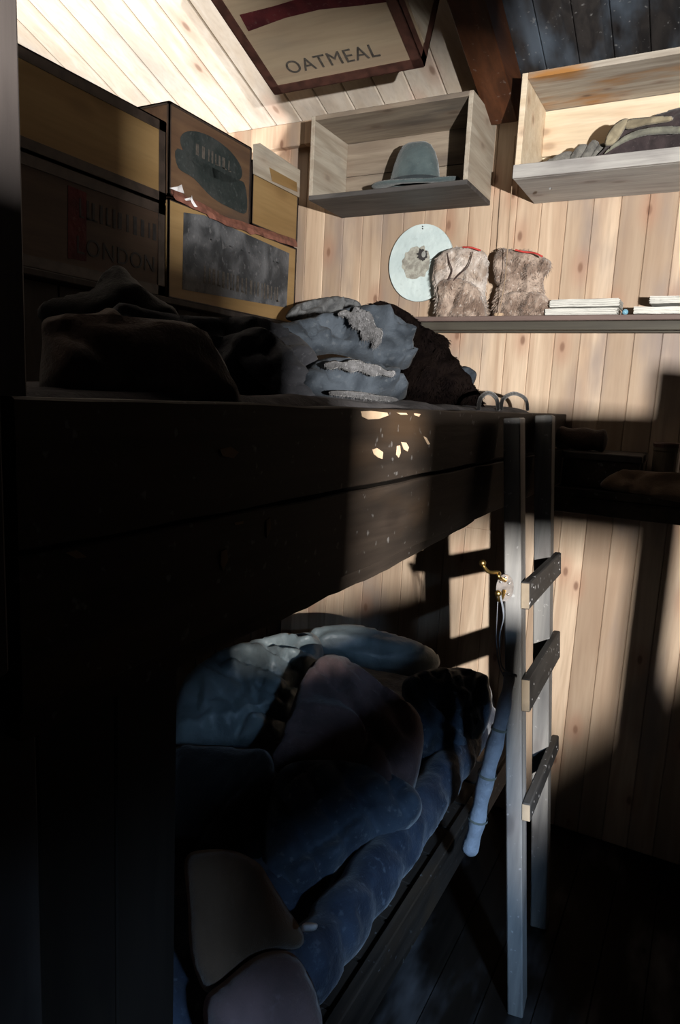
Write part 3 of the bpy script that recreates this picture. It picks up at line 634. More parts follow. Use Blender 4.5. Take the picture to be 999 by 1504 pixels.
# torn strip drooping along the joint
b = bmesh.new(); path = [(252, 283), (275, 297), (300, 308), (325, 323), (350, 331), (372, 338), (400, 347), (434, 358)]
P = spline([on(x, y, 0, XC+.006) for x, y in path], 5); n = len(P)
rws = []
for i, p in enumerate(P):
    t = i/(n-1); h1 = .017+.004*noise.noise(Vector((t*9, 0, 0))); h2 = .014+.010*abs(noise.noise(Vector((t*14, 5, 0))))
    rws.append([b.verts.new(p+Vector((0, 0, h1))), b.verts.new(p+Vector((.009, 0, 0))), b.verts.new(p+Vector((.010+.008*noise.noise(Vector((t*14, 9, 0))), 0, -h2))), b.verts.new(p+Vector((-.003, 0, 0)))])
for i in range(n-1):
    for k in range(4): b.faces.new((rws[i][k], rws[i][(k+1) % 4], rws[i+1][(k+1) % 4], rws[i+1][k]))
obj('torn_edge_strip', b, 'tape_torn', c5, smooth=False)
def scrap(pts, label, X=XC+.02):
    P = [on(x, y, 0, X) for x, y in pts]; b = bmesh.new()
    f = [b.verts.new(p+Vector((.004*math.sin(i*2), 0, 0))) for i, p in enumerate(P)]; g = [b.verts.new(v.co-Vector((.001, 0, 0))) for v in f]; b.faces.new(f); b.faces.new(g[::-1])
    for i in range(len(f)): b.faces.new((f[i], f[(i+1) % len(f)], g[(i+1) % len(f)], g[i]))
    o = obj('paper_scrap', b, 'paper', loc=P[0]); return tag(o, label, 'paper scrap', 'paper scraps stuck on the crates')
scrap([(249, 276), (260, 274), (268, 271), (271, 284), (259, 281)], 'wedge-shaped white paper scrap at the joint of the crates', XC+.010)
scrap([(271, 292), (280, 290), (283, 287), (285, 297), (289, 304), (286, 304), (281, 294), (272, 295)], 'thin forked white paper scrap just right of the wedge-shaped one', XC+.018)

# ------------------------------------------------------------------ oatmeal crate hung under the roof
H = .30
pO = RF @ Vector((0, 0, -H)); inv = RF.inverted()
q1 = inv @ onp(402, 135, pO, zs); q2 = inv @ onp(624, 100, pO, zs)
print('oat', q1, q2)
ox0, ox1, oy1 = q1.x, q2.x, (q1.y+q2.y)/2; oy0 = oy1-.40
oat = crate('plywood_crate', (ox0, oy0, -H+.0), (ox1, oy1, -.004), 'ply_oat', 'tape', .030, 'crate lettered OATMEAL with red-brown edge strips fixed under the roof', 'crate', 'crates', RF)
del oat['group']
def oplace(px, py): return inv @ onp(px, py, pO-zs*.001, zs)
b = bmesh.new(); P = [oplace(*p) for p in ((352, 22), (400, 10), (440, -2), (480, -16), (560, -30), (575, 2), (530, 8), (470, 14), (420, 26), (365, 46))]
vv = [b.verts.new(RF @ Vector((p.x, p.y, -H-.0012))) for p in P]; v2 = [b.verts.new(RF @ Vector((p.x, p.y, -H+.0002))) for p in P]; b.faces.new(vv)
for i in range(len(vv)): b.faces.new((vv[i], vv[(i+1) % len(vv)], v2[(i+1) % len(vv)], v2[i]))
obj('maroon_band', b, 'band_red', oat)
ta = oplace(424, 100); tb = oplace(553, 74); ctr = RF @ ((ta+tb)/2); ctr -= zs*.0014
dx = (RF @ tb-RF @ ta); wdt = dx.length; dx.normalize()
obj('stencil_lettering', text_bm('OATMEAL', wdt/4.6, frame(ctr, dx, (-zs).cross(dx), -zs)), 'ink_soft', oat, label='faded black word OATMEAL')
# pale inner panel on the right-hand end
b = bmesh.new(); bx(b, (ox1+.0002, oy0+.03, -H+.05), (ox1+.0016, oy1-.03, -.03), 0, RF); obj('end_panel', b, 'box_side', oat)

# ------------------------------------------------------------------ two open boxes on the wall
def open_box(name, x0, x1, y0, y1, z0, z1, t, mats, label):
    r = thing(name, ((x0+x1)/2, y1, z0), label, 'wooden box', 'open boxes fixed high on the back wall')
    b = bmesh.new(); bx(b, (x0, y0, z0), (x1, y1, z0+t), .0015); obj('bottom_board', b, mats[0], r)
    b = bmesh.new(); bx(b, (x0+t, y0, z1-t), (x1-t, y1, z1), .0015); obj('top_board', b, mats[1], r)
    b = bmesh.new(); bx(b, (x0, y0, z0+t), (x0+t, y1, z1), .0015); obj('side_board', b, mats[2], r)
    b = bmesh.new(); bx(b, (x1-t, y0, z0+t), (x1, y1, z1), .0015); obj('side_board', b, mats[2], r)
    b = bmesh.new(); mid = z0+(z1-z0)*.52
    bx(b, (x0+t, y1-.012, z0+t), (x1-t, y1-.001, mid-.001), .001); bx(b, (x0+t, y1-.012, mid+.001), (x1-t, y1-.001, z1-t), .001); obj('back_board', b, mats[3], r)
    return r
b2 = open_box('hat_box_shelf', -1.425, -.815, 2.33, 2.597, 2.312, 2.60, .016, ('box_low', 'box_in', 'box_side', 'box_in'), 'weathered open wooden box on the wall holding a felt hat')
b3 = open_box('garment_box_shelf', -.655, .08, 2.31, 2.597, 2.305, 2.615, .018, ('box2_front', 'box2_top', 'box2_in', 'box2_in'), 'pale open pine box on the wall holding folded dark clothes')
b = bmesh.new(); bx(b, (-.655, 2.296, 2.305), (.08, 2.3095, 2.345), .001); obj('front_lip', b, 'box2_front', b3, label='silver-grey front lip')
b = bmesh.new(); pn = on(809, 277, 1, 2.29); tube(b, [pn+Vector((0, .006, 0)), pn-Vector((0, .008, .002))], .0035, 8); obj('nail', b, 'steel', b3)
b = bmesh.new(); bx(b, (-.637, 2.57, 2.45), (.06, 2.584, 2.595), .001); 
obj('upper_back_board', b, 'box2_in', b3)

# felt hat
hx, hy, hz = -1.055, 2.455, 2.330
b = bmesh.new(); prof = [(0, .145), (.02, .1445), (.04, .140), (.058, .128), (.069, .108), (.075, .08), (.079, .05), (.083, .028), (.088, .022), (.105, .019), (.125, .017), (.140, .021), (.142, .0235), (.140, .0255), (.125, .0215), (.105, .0235)]
prof2 = [(.142, .0235), (.139, .0180), (.120, .012), (.10, .013), (.085, .016), (.074, .03), (.07, .08), (.05, .12), (0, .138)]
def lathe(bm, prof, c, sx=1, sy=1, seg=40, f=None):
    rings = []
    for (r, z) in prof:
        if r < 1e-6: rings.append([bm.verts.new(Vector(c)+Vector((0, 0, z)))]); continue
        ring = []
        for k in range(seg):
            a = 2*math.pi*k/seg; q = Vector((r*math.cos(a)*sx, r*math.sin(a)*sy, z))
            if f: q = f(q, a, r, z)
            ring.append(bm.verts.new(Vector(c)+q))
        rings.append(ring)
    for A, B in zip(rings, rings[1:]):
        for k in range(seg):
            a = [A[k % len(A)], A[(k+1) % len(A)], B[(k+1) % len(B)], B[k % len(B)]]; a2 = []
            for v in a:
                if v not in a2: a2.append(v)
            try: bm.faces.new(a2)
            except ValueError: pass
def hatf(q, a, r, z):
    q.z *= 1.27
    if r < .1: k_ = 1-.20*max(0, (z-.03)/.11)**1.6; q.x *= k_; q.y *= k_
    if r > .1: q.z += .010*math.cos(2*a)*(r-.1)/.04+.004*math.sin(3*a+1)*(r-.1)/.04
    else:
        q.x += .06*q.z*(-.15); q += Vector((1, 1, 0))*.003*noise.noise(q*20)
        if z > .1: q.z -= .008*math.exp(-((q.x/.04)**2))*(1 if r < .05 else .3)
    return q
lathe(b, prof[:13]+prof2[1:], (hx, hy, hz+.002), 1.17, .82, 44, hatf)
ht = thing('felt_hat', (hx, hy, hz), 'green-grey felt hat with a curled brim sitting in the wall box', 'hat')
obj('felt_body', b, 'hat', ht, smooth=True)
b = bmesh.new(); lathe(b, [(.0848, .027), (.0850, .036), (.0845, .038), (.083, .038), (.082, .027), (.0848, .027)], (hx, hy, hz+.0115), 1.17, .82, 44)
obj('hat_band', b, 'hatband', ht, smooth=True)

# clothes in the right-hand box
zf3 = 2.323
nY = (0, -1, .12)
soft('twisted_scarf', 'grey twisted cloth end lying left of the dark coat in the pine box', 'scarf', 'scarf', [(790, 246), (812, 232), (838, 222), (848, 235), (846, 246), (820, 250)], (-.5, 2.42, 2.34), nY, .02, fold=(.010, 10, .03, 22), step=.006, seed=3)
sc = bpy.data.objects['twisted_scarf']
for k, pts in enumerate([[(834, 247), (838, 230), (850, 214), (862, 212), (866, 220), (852, 238), (845, 248)], [(848, 247), (852, 232), (866, 210), (876, 206), (880, 214), (868, 232), (862, 246)], [(862, 247), (868, 230), (878, 214), (890, 210), (892, 218), (878, 232), (870, 247)]]):
    b = blob(pts, (-.45, 2.41, 2.35), nY, .018, step=.006, fold=(.006, 60, .02, 30), seed=k+5)
    sg = obj('cloth_coil', b, 'scarf', sc, smooth=True)
ct = soft('folded_coat', 'dark brown wool coat with tan edging folded in the pine box', 'coat', 'coat', [(866, 246), (884, 226), (905, 196), (930, 182), (962, 172), (1010, 158), (1060, 156), (1085, 200), (1080, 232), (960, 242)], (-.3, 2.42, 2.38), nY, .075, fold=(.02, 15, .1, 9), step=.009, seed=8)
for nm, pts, mt, th in (('tan_lapel', [(888, 212), (896, 190), (912, 176), (924, 176), (914, 196), (902, 212)], 'lining', .006), ('tan_lapel', [(922, 176), (950, 172), (985, 170), (985, 178), (950, 184), (920, 190)], 'lining', .006),
                        ('grey_edging', [(888, 226), (905, 208), (930, 193), (960, 186), (1010, 186), (1010, 196), (960, 198), (930, 204), (905, 216)], 'greytrim', .009)):
    b = blob(pts, (-.3, 2.355, 2.38), nY, th, step=.006, fold=(.003, 10, .03, 20), seed=4); obj(nm, b, mt, ct, smooth=True)

# ------------------------------------------------------------------ long shelf and what stands on it
ZS = 1.905; SY = 2.455
sh = thing('wall_shelf', (-.45, YW, ZS-.03), 'long narrow brown shelf across the back wall under the boxes', 'shelf')
b = bmesh.new(); bx(b, (-1.18, SY, ZS-.017), (.35, YW-.001, ZS), .002); obj('shelf_board', b, 'shelf', sh)
b = bmesh.new(); bx(b, (-1.15, SY+.010, ZS-.047), (.35, SY+.035, ZS-.018), .002); obj('front_batten', b, 'shelf_low', sh)
b = bmesh.new(); bx(b, (-1.15, YW-.03, ZS-.045), (.35, YW-.0011, ZS-.018), .002); obj('wall_batten', b, 'shelf_low', sh)

dc = on(617, 386, 1, 2.575); dc.y = 2.578
b = bmesh.new(); RD = .134
def tdisc(bm, c, r, y0, y1, sx=1, sz=1, seg=56, dx=0, dz=0, rough=0):
    A = []; B = []
    for k in range(seg):
        a = 2*math.pi*k/seg; rr_ = r*(1+rough*noise.noise(Vector((math.cos(a)*3, math.sin(a)*3, r*50))))
        A.append(bm.verts.new((c.x+dx+rr_*math.cos(a)*sx, y0, c.z+dz+rr_*math.sin(a)*sz))); B.append(bm.verts.new((c.x+dx+rr_*math.cos(a)*sx, y1, c.z+dz+rr_*math.sin(a)*sz)))
    bm.faces.new(A); bm.faces.new(B)
    for k in range(seg): bm.faces.new((A[k], A[(k+1) % seg], B[(k+1) % seg], B[k]))
pl = thing('round_picture_plate', Vector((dc.x, YW, dc.z-RD)), 'pale blue round plate with a small faded portrait hanging above the shelf', 'plate')
tdisc(b, dc, RD, 2.580, 2.592, .98, 1.06); obj('disc', b, 'disc', pl)
b = bmesh.new(); tdisc(b, dc, .060, 2.5788, 2.5802, .95, 1, dx=-.018, dz=.002, rough=.25); im = obj('faded_image', b, 'picture', pl)
b = bmesh.new(); tdisc(b, dc, .0205, 2.5775, 2.5787, .95, 1.0, dx=.006, dz=.030, rough=.5); obj('portrait_hair', b, 'hair', im)
b = bmesh.new(); tdisc(b, dc, .0105, 2.5768, 2.5775, .8, 1.1, dx=.012, dz=.031); obj('portrait_face', b, 'face', im)
b = bmesh.new(); tdisc(b, dc, .0022, 2.5775, 2.5801, dz=.133); tdisc(b, dc, .0022, 2.5775, 2.5801, dz=.125); obj('nail_holes', b, 'hair', pl)

def mitts(name, label, parts, P0):
    r = thing(name, P0, label, 'mittens', 'pairs of fur mittens on the shelf')
    for i, (nm, pts, y, T, mt, fl, cnt) in enumerate(parts):
        b = blob(pts, (-.8, y, 2.0), (0.1, -1, .1), T, step=.007, fold=(.012, 80, .04, 16), rough=.008, seed=i+11+len(name))
        o = obj(nm, b, mt, r, smooth=True)
        if fl: obj('fur_pile', fur_bm(o, cnt, fl, .0010), mt, o)
    return r
m1 = mitts('fur_mittens', 'left pair of pale fur mittens with dark wrist cords next to the round plate',
    [('mitten', [(643, 462), (640, 430), (638, 396), (646, 376), (662, 366), (682, 363), (705, 367), (715, 376), (717, 400), (713, 430), (716, 462), (700, 466), (665, 464)], 2.53, .05, 'fur_pale', .016, 2600),
     ('mitten', [(644, 464), (645, 440), (643, 420), (652, 410), (672, 408), (690, 414), (702, 424), (710, 444), (712, 466), (680, 468)], 2.487, .026, 'fur', .014, 1800)], (-.88, 2.52, ZS))
b = bmesh.new(); ys_ = 2.462
tube(b, spline([on(657, 372, 1, 2.475), on(660, 385, 1, 2.465), on(664, 398, 1, 2.465), on(658, 412, 1, 2.462)]), .0022, 6); tube(b, spline([on(694, 370, 1, 2.475), on(688, 390, 1, 2.465), on(674, 404, 1, 2.462), on(660, 418, 1, 2.462)]), .0022, 6); obj('wrist_cords', b, 'cord', m1)
b = bmesh.new(); tube(b, spline([on(680, 363, 1, 2.50), on(692, 363.5, 1, 2.49), on(706, 368, 1, 2.49)]), .003, 6); obj('red_binding', b, 'red', m1)
m2 = mitts('fur_mittens', 'right pair of brown fur mittens with red binding beside the papers',
    [('mitten', [(727, 462), (726, 440), (733, 420), (730, 392), (730, 374), (736, 365), (760, 368), (785, 370), (800, 378), (810, 386), (806, 400), (798, 412), (802, 440), (806, 464), (760, 467)], 2.53, .05, 'fur', .016, 2600),
     ('mitten', [(728, 464), (732, 440), (745, 430), (770, 428), (795, 430), (808, 444), (806, 460), (790, 468), (755, 468)], 2.487, .028, 'fur', .014, 1700),
     ('cuff', [(726, 400), (726, 376), (734, 368), (742, 374), (743, 392), (738, 412), (729, 414)], 2.49, .02, 'fur', .010, 700)], (-.72, 2.52, ZS))
b = bmesh.new(); tube(b, spline([on(757, 367, 1, 2.49), on(770, 370, 1, 2.488), on(785, 371.5, 1, 2.488), on(797, 377, 1, 2.49)]), .003, 6); obj('red_binding', b, 'red', m2)
# cord hanging from the rafter with a pale stub under it
b = bmesh.new(); tube(b, spline([on(757, 200, 1, 2.44), on(750, 300, 1, 2.44), on(746, 360, 1, 2.44), on(742, 410, 1, 2.44), on(735, 450, 1, 2.448), on(731, 464, 1, 2.46)]), .0016, 6)
tag(obj('dangling_string', b, 'cord_pale', loc=on(731, 464, 1, 2.46)), 'thin tan cord hanging down in front of the fur mittens', 'cord')
cp = on(732, 468, 1, 2.475); b = bmesh.new(); lathe(b, [(0, 0), (.016, 0), (.018, .004), (.016, .010), (0, .010)], (cp.x, 2.477, ZS+.0005), 1, 1, 20)
tag(obj('wax_stub', b, 'scar', loc=(cp.x, 2.477, ZS)), 'small pale wax stub on the shelf edge below the hanging cord', 'candle stub')

def papers(name, x0, x1, y0, y1, z0, h, label, rot=0, cov=None, seed=0):
    c = Vector(((x0+x1)/2, (y0+y1)/2, z0)); r = thing(name, c, label, 'papers', 'tattered paper stacks on the shelf')
    b = bmesh.new(); L = max(3, int(h/.0028)); mt = Matrix.Translation(c) @ Matrix.Rotation(rot, 4, 'Z') @ Matrix.Translation(-c)
    for k in range(L):
        j = lambda s: .006*noise.noise(Vector((k*.8, s, seed)))
        zz = z0+h*k/L; pts = []
        nx = 14; ring = []
        for i in range(nx+1): ring.append((x0+(x1-x0)*i/nx, y0+j(1)+.003*noise.noise(Vector((i*.7, k*.9, seed+2)))))
        for i in range(nx+1): ring.append((x1-(x1-x0)*i/nx, y1))
        ring[0] = (ring[0][0]+j(3), ring[0][1]); ring[nx] = (ring[nx][0]+j(5)*1.6, ring[nx][1])
        wv = [.0025*noise.noise(Vector((x*14, seed, k*.1))) for x, y in ring]
        lo = [b.verts.new(mt @ Vector((x, y, zz+w_))) for (x, y), w_ in zip(ring, wv)]; hi = [b.verts.new(mt @ Vector((x, y, zz+h/L*.85+w_))) for (x, y), w_ in zip(ring, wv)]
        b.faces.new(lo); b.faces.new(hi)
        for i in range(len(lo)): b.faces.new((lo[i], lo[(i+1) % len(lo)], hi[(i+1) % len(lo)], hi[i]))
    for v in b.verts: v.co.z += .0026
    obj('pages', b, 'pages', r)
    if cov:
        b = bmesh.new(); bx(b, (x0+cov[1], y0+cov[2], z0+h+.0052), (x1-cov[1], y1, z0+h+.0075), .0005, mt); obj('cover', b, cov[0], r)
    return r
xa = on(800, 465, 1, SY+.01).x; xb_ = on(905, 465, 1, SY+.01).x
papers('paper_stack', xa, xb_, SY+.012, YW-.02, ZS, .021, 'tattered pale booklet lying directly on the shelf right of the mittens', 0, None, 1)
papers('paper_stack', xa+.012, xb_+.004, SY+.016, YW-.02, ZS+.0262, .024, 'thick white booklet with a grey cover, on top of another beside the mittens', .01, ('cover', .02, .03), 4)
xc_ = on(930, 465, 1, SY+.01).x
papers('paper_stack', xc_, xc_+.22, SY+.010, YW-.02, ZS, .022, 'brownish booklet on the shelf at the right edge of the photo', 0, ('cover_dark', .004, .04), 7)
papers('paper_stack', xc_+.045, xc_+.25, SY+.014, YW-.03, ZS+.0325, .022, 'wrinkled pale paper bundle on top of the right-hand booklet', -.04, None, 9)
bp_ = on(918, 464, 1, SY+.02); b = bmesh.new(); bmesh.ops.create_uvsphere(b, u_segments=16, v_segments=12, radius=.0095, matrix=Matrix.Translation((bp_.x, SY+.018, ZS+.0097)))
tag(obj('glass_bead', b, 'bead', loc=(bp_.x, SY+.018, ZS), smooth=True), 'small blue glass bead between the two paper stacks', 'bead')

# ------------------------------------------------------------------ low shelf on the back wall in the shade, right of the ladder
ls = thing('low_shelf', (-.15, YW, 1.33), 'broad dark shelf at bunk height on the back wall right of the ladder', 'shelf')
b = bmesh.new(); bx(b, (-.43, 2.28, 1.325), (.45, YW-.001, 1.35), .002); obj('shelf_board', b, 'bunk_board', ls)
b = bmesh.new(); bx(b, (-.43, 2.29, 1.27), (.45, 2.31, 1.324), .002); obj('front_batten', b, 'bunk_board', ls)
rr0 = on(853, 640, 1, 2.40); b = bmesh.new()
P = [on(x, y, 1, 2.42) for x, y in ((817, 645), (835, 641), (870, 639), (893, 638))]; zc_ = 1.35+.03
tube(b, spline([Vector((p.x, 2.42, 1.50)) for p in P]), [.012, .03]+[.036+.003*math.sin(i) for i in range(15)]+[.03, .012], 16)
tag(obj('rolled_cloth', b, 'blanket_brown', loc=(P[1].x, 2.42, 1.464), smooth=True), 'brown rolled cloth on a dark box on the low shelf', 'cloth roll')
b = bmesh.new(); bx(b, (-.42, 2.33, 1.351), (-.19, 2.56, 1.462), .004); r = thing('storage_box', (-.3, 2.44, 1.351), 'dark wooden box under the rolled cloth on the low shelf', 'box'); obj('box_body', b, 'bunk_board', r)
b = bmesh.new(); bx(b, (-.425, 2.325, 1.44), (-.185, 2.565, 1.4635), .003); obj('lid', b, 'post', r)
b = bmesh.new(); lathe(b, [(0, 0), (.04, 0), (.041, .006), (.040, .012), (.040, .125), (.042, .13), (.041, .14), (0, .14)], (-.125, 2.47, 1.351), 1, 1, 28)
r = thing('round_tin', (-.125, 2.47, 1.351), 'dull brown cylindrical tin on the low shelf', 'tin'); obj('tin_body', b, 'tin', r, smooth=False)
b = bmesh.new(); lathe(b, [(0, .1405), (.043, .1405), (.044, .15), (.042, .155), (0, .155)], (-.125, 2.47, 1.351), 1, 1, 28); obj('lid', b, 'tape', r)
soft('folded_sack', 'flat brown sack folded on the front of the low shelf', 'sack', 'sack', [(884, 716), (890, 702), (915, 691), (950, 692), (1010, 700), (1040, 735), (1000, 742), (930, 728)], (-.1, 2.318, 1.385), (0, -1, .6), .022, fold=(.012, 10, .06, 12), step=.01, seed=2)

# ------------------------------------------------------------------ bedding on the upper bunk
def bedbase(name, label, z0, z1, x0, x1, y0, y1, mat, amp, ribs, cat, seed=0):
    b = bmesh.new(); nx, ny = 46, 110; top = []
    for i in range(nx+1):
        rw = []
        for j in range(ny+1):
            u, v = i/nx, j/ny; x = x0+(x1-x0)*u; y = y0+(y1-y0)*v
            ed = min(u, 1-u)*(x1-x0); ev = min(v, 1-v)*(y1-y0); d = min(ed, ev); h = math.sqrt(max(0, 1-(1-min(1, d/.09))**2))
            z = z0+(z1-z0)*(.35+.65*h)+amp*fbm(Vector((x*3, y*3, seed)))*h+amp*.5*(1-abs(noise.noise(Vector((x*9, y*5, seed+3)))*2))*h
            if ribs: z += ribs*(abs(math.sin(math.pi*y/.085))**.5*abs(math.sin(math.pi*x/.1))**.5-.5)*h
            rw.append(b.verts.new((x, y, z)))
        top.append(rw)
    for i in range(nx):
        for j in range(ny): b.faces.new((top[i][j], top[i+1][j], top[i+1][j+1], top[i][j+1]))
    rim = [top[i][0] for i in range(nx+1)]+[top[nx][j] for j in range(1, ny+1)]+[top[i][ny] for i in range(nx-1, -1, -1)]+[top[0][j] for j in range(ny-1, 0, -1)]
    lo = [b.verts.new((v.co.x+(.012*noise.noise(v.co*12) if 0 else 0), v.co.y, z0)) for v in rim]
    for i in range(len(rim)): b.faces.new((rim[i], rim[(i+1) % len(rim)], lo[(i+1) % len(rim)], lo[i]))
    b.faces.new(lo); return tag(obj(name, b, mat, loc=((x0+x1)/2, (y0+y1)/2, z0), smooth=True), label, cat)
bedbase('mattress', 'thin grey mattress on the upper bunk behind the side board', zlo+.032, 1.59, -1.58, XB-.036, .40, 2.49, 'bedding', .012, 0, 'mattress', 1)
# lateral planes seen from the side: normals face the aisle
nA = Vector((.72, -.62, .32))
def at(px, py, X): return on(px, py, 0, X)
G = 'bedding heaped on the upper bunk'
soft('black_cloth_heap', 'black cloth heap against the lower left crate on the upper bunk', 'cloth', 'cloth_black', [(60, 470), (62, 446), (100, 436), (135, 426), (148, 405), (165, 393), (182, 396), (200, 416), (225, 440), (262, 462), (250, 490), (120, 500)], at(170, 440, -1.35), nA, .08, fold=(.03, 20, .1, 7), seed=21, group=G)
soft('grey_blanket_ridge', 'dark grey blanket running the length of the upper bunk below the crates', 'blanket', 'bag_dark', [(150, 500), (160, 460), (172, 450), (190, 452), (225, 460), (290, 468), (345, 470), (400, 474), (440, 500), (470, 550), (500, 590), (440, 606), (330, 600), (200, 560)], at(320, 530, -1.0), nA, .10, D=.12, fold=(.055, 25, .12, 10), rough=.014, seed=22, group=G)
soft('coarse_cloth_fold', 'grey coarse cloth fold lying left of the blue-grey sleeping bag', 'cloth', 'bag_dark', [(340, 500), (355, 486), (380, 480), (402, 490), (425, 512), (445, 540), (470, 570), (480, 592), (430, 596), (380, 560), (350, 530)], at(400, 530, -.86), nA, .05, fold=(.03, 30, .08, 12), rough=.012, seed=23, group=G)
soft('grey_cloth_bundle', 'light grey crumpled cloth on the far end of the upper bunk by the crates', 'cloth', 'greybag', [(422, 470), (428, 452), (445, 444), (470, 438), (500, 436), (525, 442), (530, 452), (520, 466), (470, 474)], at(470, 456, -1.35), nA, .05, fold=(.06, 60, .08, 16), rough=.02, step=.009, seed=24, group=G)
sb = soft('sleeping_bag', 'blue-grey fur-lined sleeping bag lit by the window on the upper bunk', 'sleeping bag', 'bag_blue', [(372, 498), (385, 480), (420, 474), (455, 466), (500, 456), (530, 450), (560, 462), (590, 488), (606, 520), (600, 540), (575, 542), (530, 530), (490, 520), (450, 524), (420, 516)], at(500, 500, -.85), nA, .075, D=.10, fold=(.055, 12, .12, 17), rough=.016, seed=25, group=G)
b = blob([(496, 462), (506, 454), (516, 458), (522, 450), (534, 455), (546, 462), (552, 478), (562, 486), (560, 500), (550, 512), (546, 498), (534, 500), (530, 486), (518, 478), (512, 466)], at(530, 480, -.775), nA, .012, step=.006, fold=(.014, 30, .05, 24), rough=.012, seed=5); o = obj('fur_trim', b, 'fur_grey', sb, smooth=True); obj('fur_pile', fur_bm(o, 1500, .009, .0007), 'fur_grey', o)
s2 = soft('sleeping_bag', 'lower roll of the lit sleeping bag with a frayed frosty edge behind the side board', 'sleeping bag', 'bag_blue', [(440, 560), (455, 536), (490, 524), (530, 530), (570, 542), (592, 560), (596, 584), (560, 590), (500, 588), (455, 582)], at(520, 560, -.72), nA, .06, D=.07, fold=(.04, 8, .10, 16), rough=.014, seed=26, group=G)
for pts in ([(476, 535), (490, 529), (503, 532), (520, 527), (540, 534), (556, 536), (566, 543), (580, 545), (576, 554), (560, 550), (548, 553), (530, 545), (515, 547), (500, 540), (486, 543)], [(486, 574), (520, 574), (555, 580), (580, 584), (584, 589), (560, 589), (520, 584), (488, 580)]):
    b = blob(pts, at(530, 560, -.668), nA, .007, step=.006, fold=(.004, 5, .03, 25), rough=.008, seed=6); o = obj('frayed_trim', b, 'fur_grey', s2, smooth=True); obj('fur_pile', fur_bm(o, 700, .006, .0006), 'fur_grey', o)
fb = soft('fur_sleeping_bag', 'dark brown fur bag heaped at the far end of the upper bunk', 'fur bag', 'fur_dark', [(540, 452), (552, 446), (572, 450), (600, 468), (625, 488), (648, 500), (660, 525), (672, 548), (690, 570), (706, 590), (700, 612), (640, 612), (598, 610), (580, 570), (590, 520), (566, 480)], at(620, 540, -.82), Vector((.6, -.75, .3)), .11, D=.12, fold=(.04, 60, .12, 9), rough=.02, seed=27, group=G)
obj('fur_pile', fur_bm(fb, 5000, .014, .0012), 'fur_dark', fb)
bb_ = soft('brown_blanket', 'brown wool blanket bundled at the near end of the upper bunk', 'blanket', 'blanket_brown', [(62, 505), (64, 470), (100, 462), (140, 460), (160, 452), (180, 464), (215, 468), (260, 474), (295, 488), (320, 515), (338, 550), (352, 596), (280, 600), (180, 596), (100, 590), (60, 580)], at(220, 530, -.62), Vector((.8, -.55, .3)), .06, D=.08, fold=(.030, 35, .10, 10), rough=.005, seed=28, group=G)
# odds at the wall end: bit of pale cloth and two dark loops
soft('pale_rag', 'small pale rag sticking up beside the dark fur bag at the wall', 'rag', 'bag_blue', [(676, 560), (672, 545), (680, 538), (690, 540), (700, 548), (697, 562), (690, 572), (680, 572)], at(686, 556, -.70), (.5, -.8, .3), .012, step=.006, fold=(.006, 40, .03, 20), seed=31)
for x0, x1, y, lb in ((703, 732, 577, 'dark wire loop on the far end of the bunk, nearer the fur bag'), (736, 775, 578, 'dark wire loop on the far end of the bunk, nearer the ladder')):
    b = bmesh.new(); P = [on(x0, 602, 0, -.56), on(x0+3, y+8, 0, -.56), on((x0+x1)/2, y, 0, -.56), on(x1-3, y+8, 0, -.56), on(x1, 602, 0, -.56)]; tube(b, spline(P), .006, 8)
    tag(obj('wire_loop', b, 'cloth_black', loc=P[0], smooth=True), lb, 'loop', 'wire loops on the bunk end')

# ------------------------------------------------------------------ lower bunk
bedbase('mattress', 'dark blue ribbed mattress on the lower bunk',   .382, .56, -1.56, -.63, .62, 2.57, 'mattress', .015, .012, 'mattress', 5)
G = 'bedding heaped on the lower bunk'
nB = Vector((.42, -.55, .72)).normalized()
def az(px, py, z): return on(px, py, 2, z)
soft('eiderdown', 'blue-grey satin eiderdown puffed up at the left of the lower bunk', 'eiderdown', 'satin_blue', [(255, 1050), (270, 1000), (310, 965), (360, 945), (420, 933), (460, 936), (475, 955), (470, 985), (455, 1010), (440, 1050), (400, 1098), (330, 1100), (255, 1095)], az(370, 1020, .66), nB, .10, D=.13, fold=(.055, 150, .10, 10), rough=.006, seed=41, group=G)
soft('pillow', 'long pale blue pillow at the head end beneath the wall, right of the eiderdown', 'pillow', 'satin_blue', [(452, 932), (470, 922), (520, 920), (570, 930), (615, 946), (645, 966), (640, 984), (610, 994), (575, 988), (540, 982), (500, 966), (465, 958)], az(550, 958, .72), nB, .07, D=.09, fold=(.022, 170, .06, 8), rough=.002, seed=42, group=G)
soft('dark_quilt', 'dark stained quilt bunched at the wall corner of the lower bunk', 'quilt', 'quilt', [(590, 1010), (610, 990), (650, 984), (690, 988), (715, 1010), (722, 1040), (712, 1075), (690, 1100), (670, 1130), (640, 1170), (600, 1195), (580, 1150), (600, 1080)], az(660, 1060, .62), nB, .10, D=.11, fold=(.05, 120, .12, 11), rough=.010, seed=43, group=G)
soft('quilted_bag', 'navy quilted sleeping bag under the mauve blanket on the lower bunk', 'sleeping bag', 'quilt', [(398, 1160), (430, 1120), (520, 1120), (600, 1150), (620, 1190), (590, 1225), (545, 1240), (500, 1280), (470, 1330), (440, 1352), (400, 1330), (385, 1250)], az(490, 1220, .60), nB, .07, D=.09, fold=(.02, 40, .10, 8), rough=.004, seed=44, quilt=(.08, .045, 30), group=G)
soft('dark_blanket', 'nearly black blanket hollow between the tan sackcloth and the eiderdown', 'blanket', 'cloth_black', [(250, 1110), (300, 1095), (350, 1098), (395, 1105), (405, 1160), (398, 1240), (410, 1310), (400, 1350), (370, 1330), (300, 1300), (250, 1270)], az(330, 1200, .615), nB, .045, D=.09, fold=(.03, 60, .1, 8), rough=.004, seed=48, group=G)
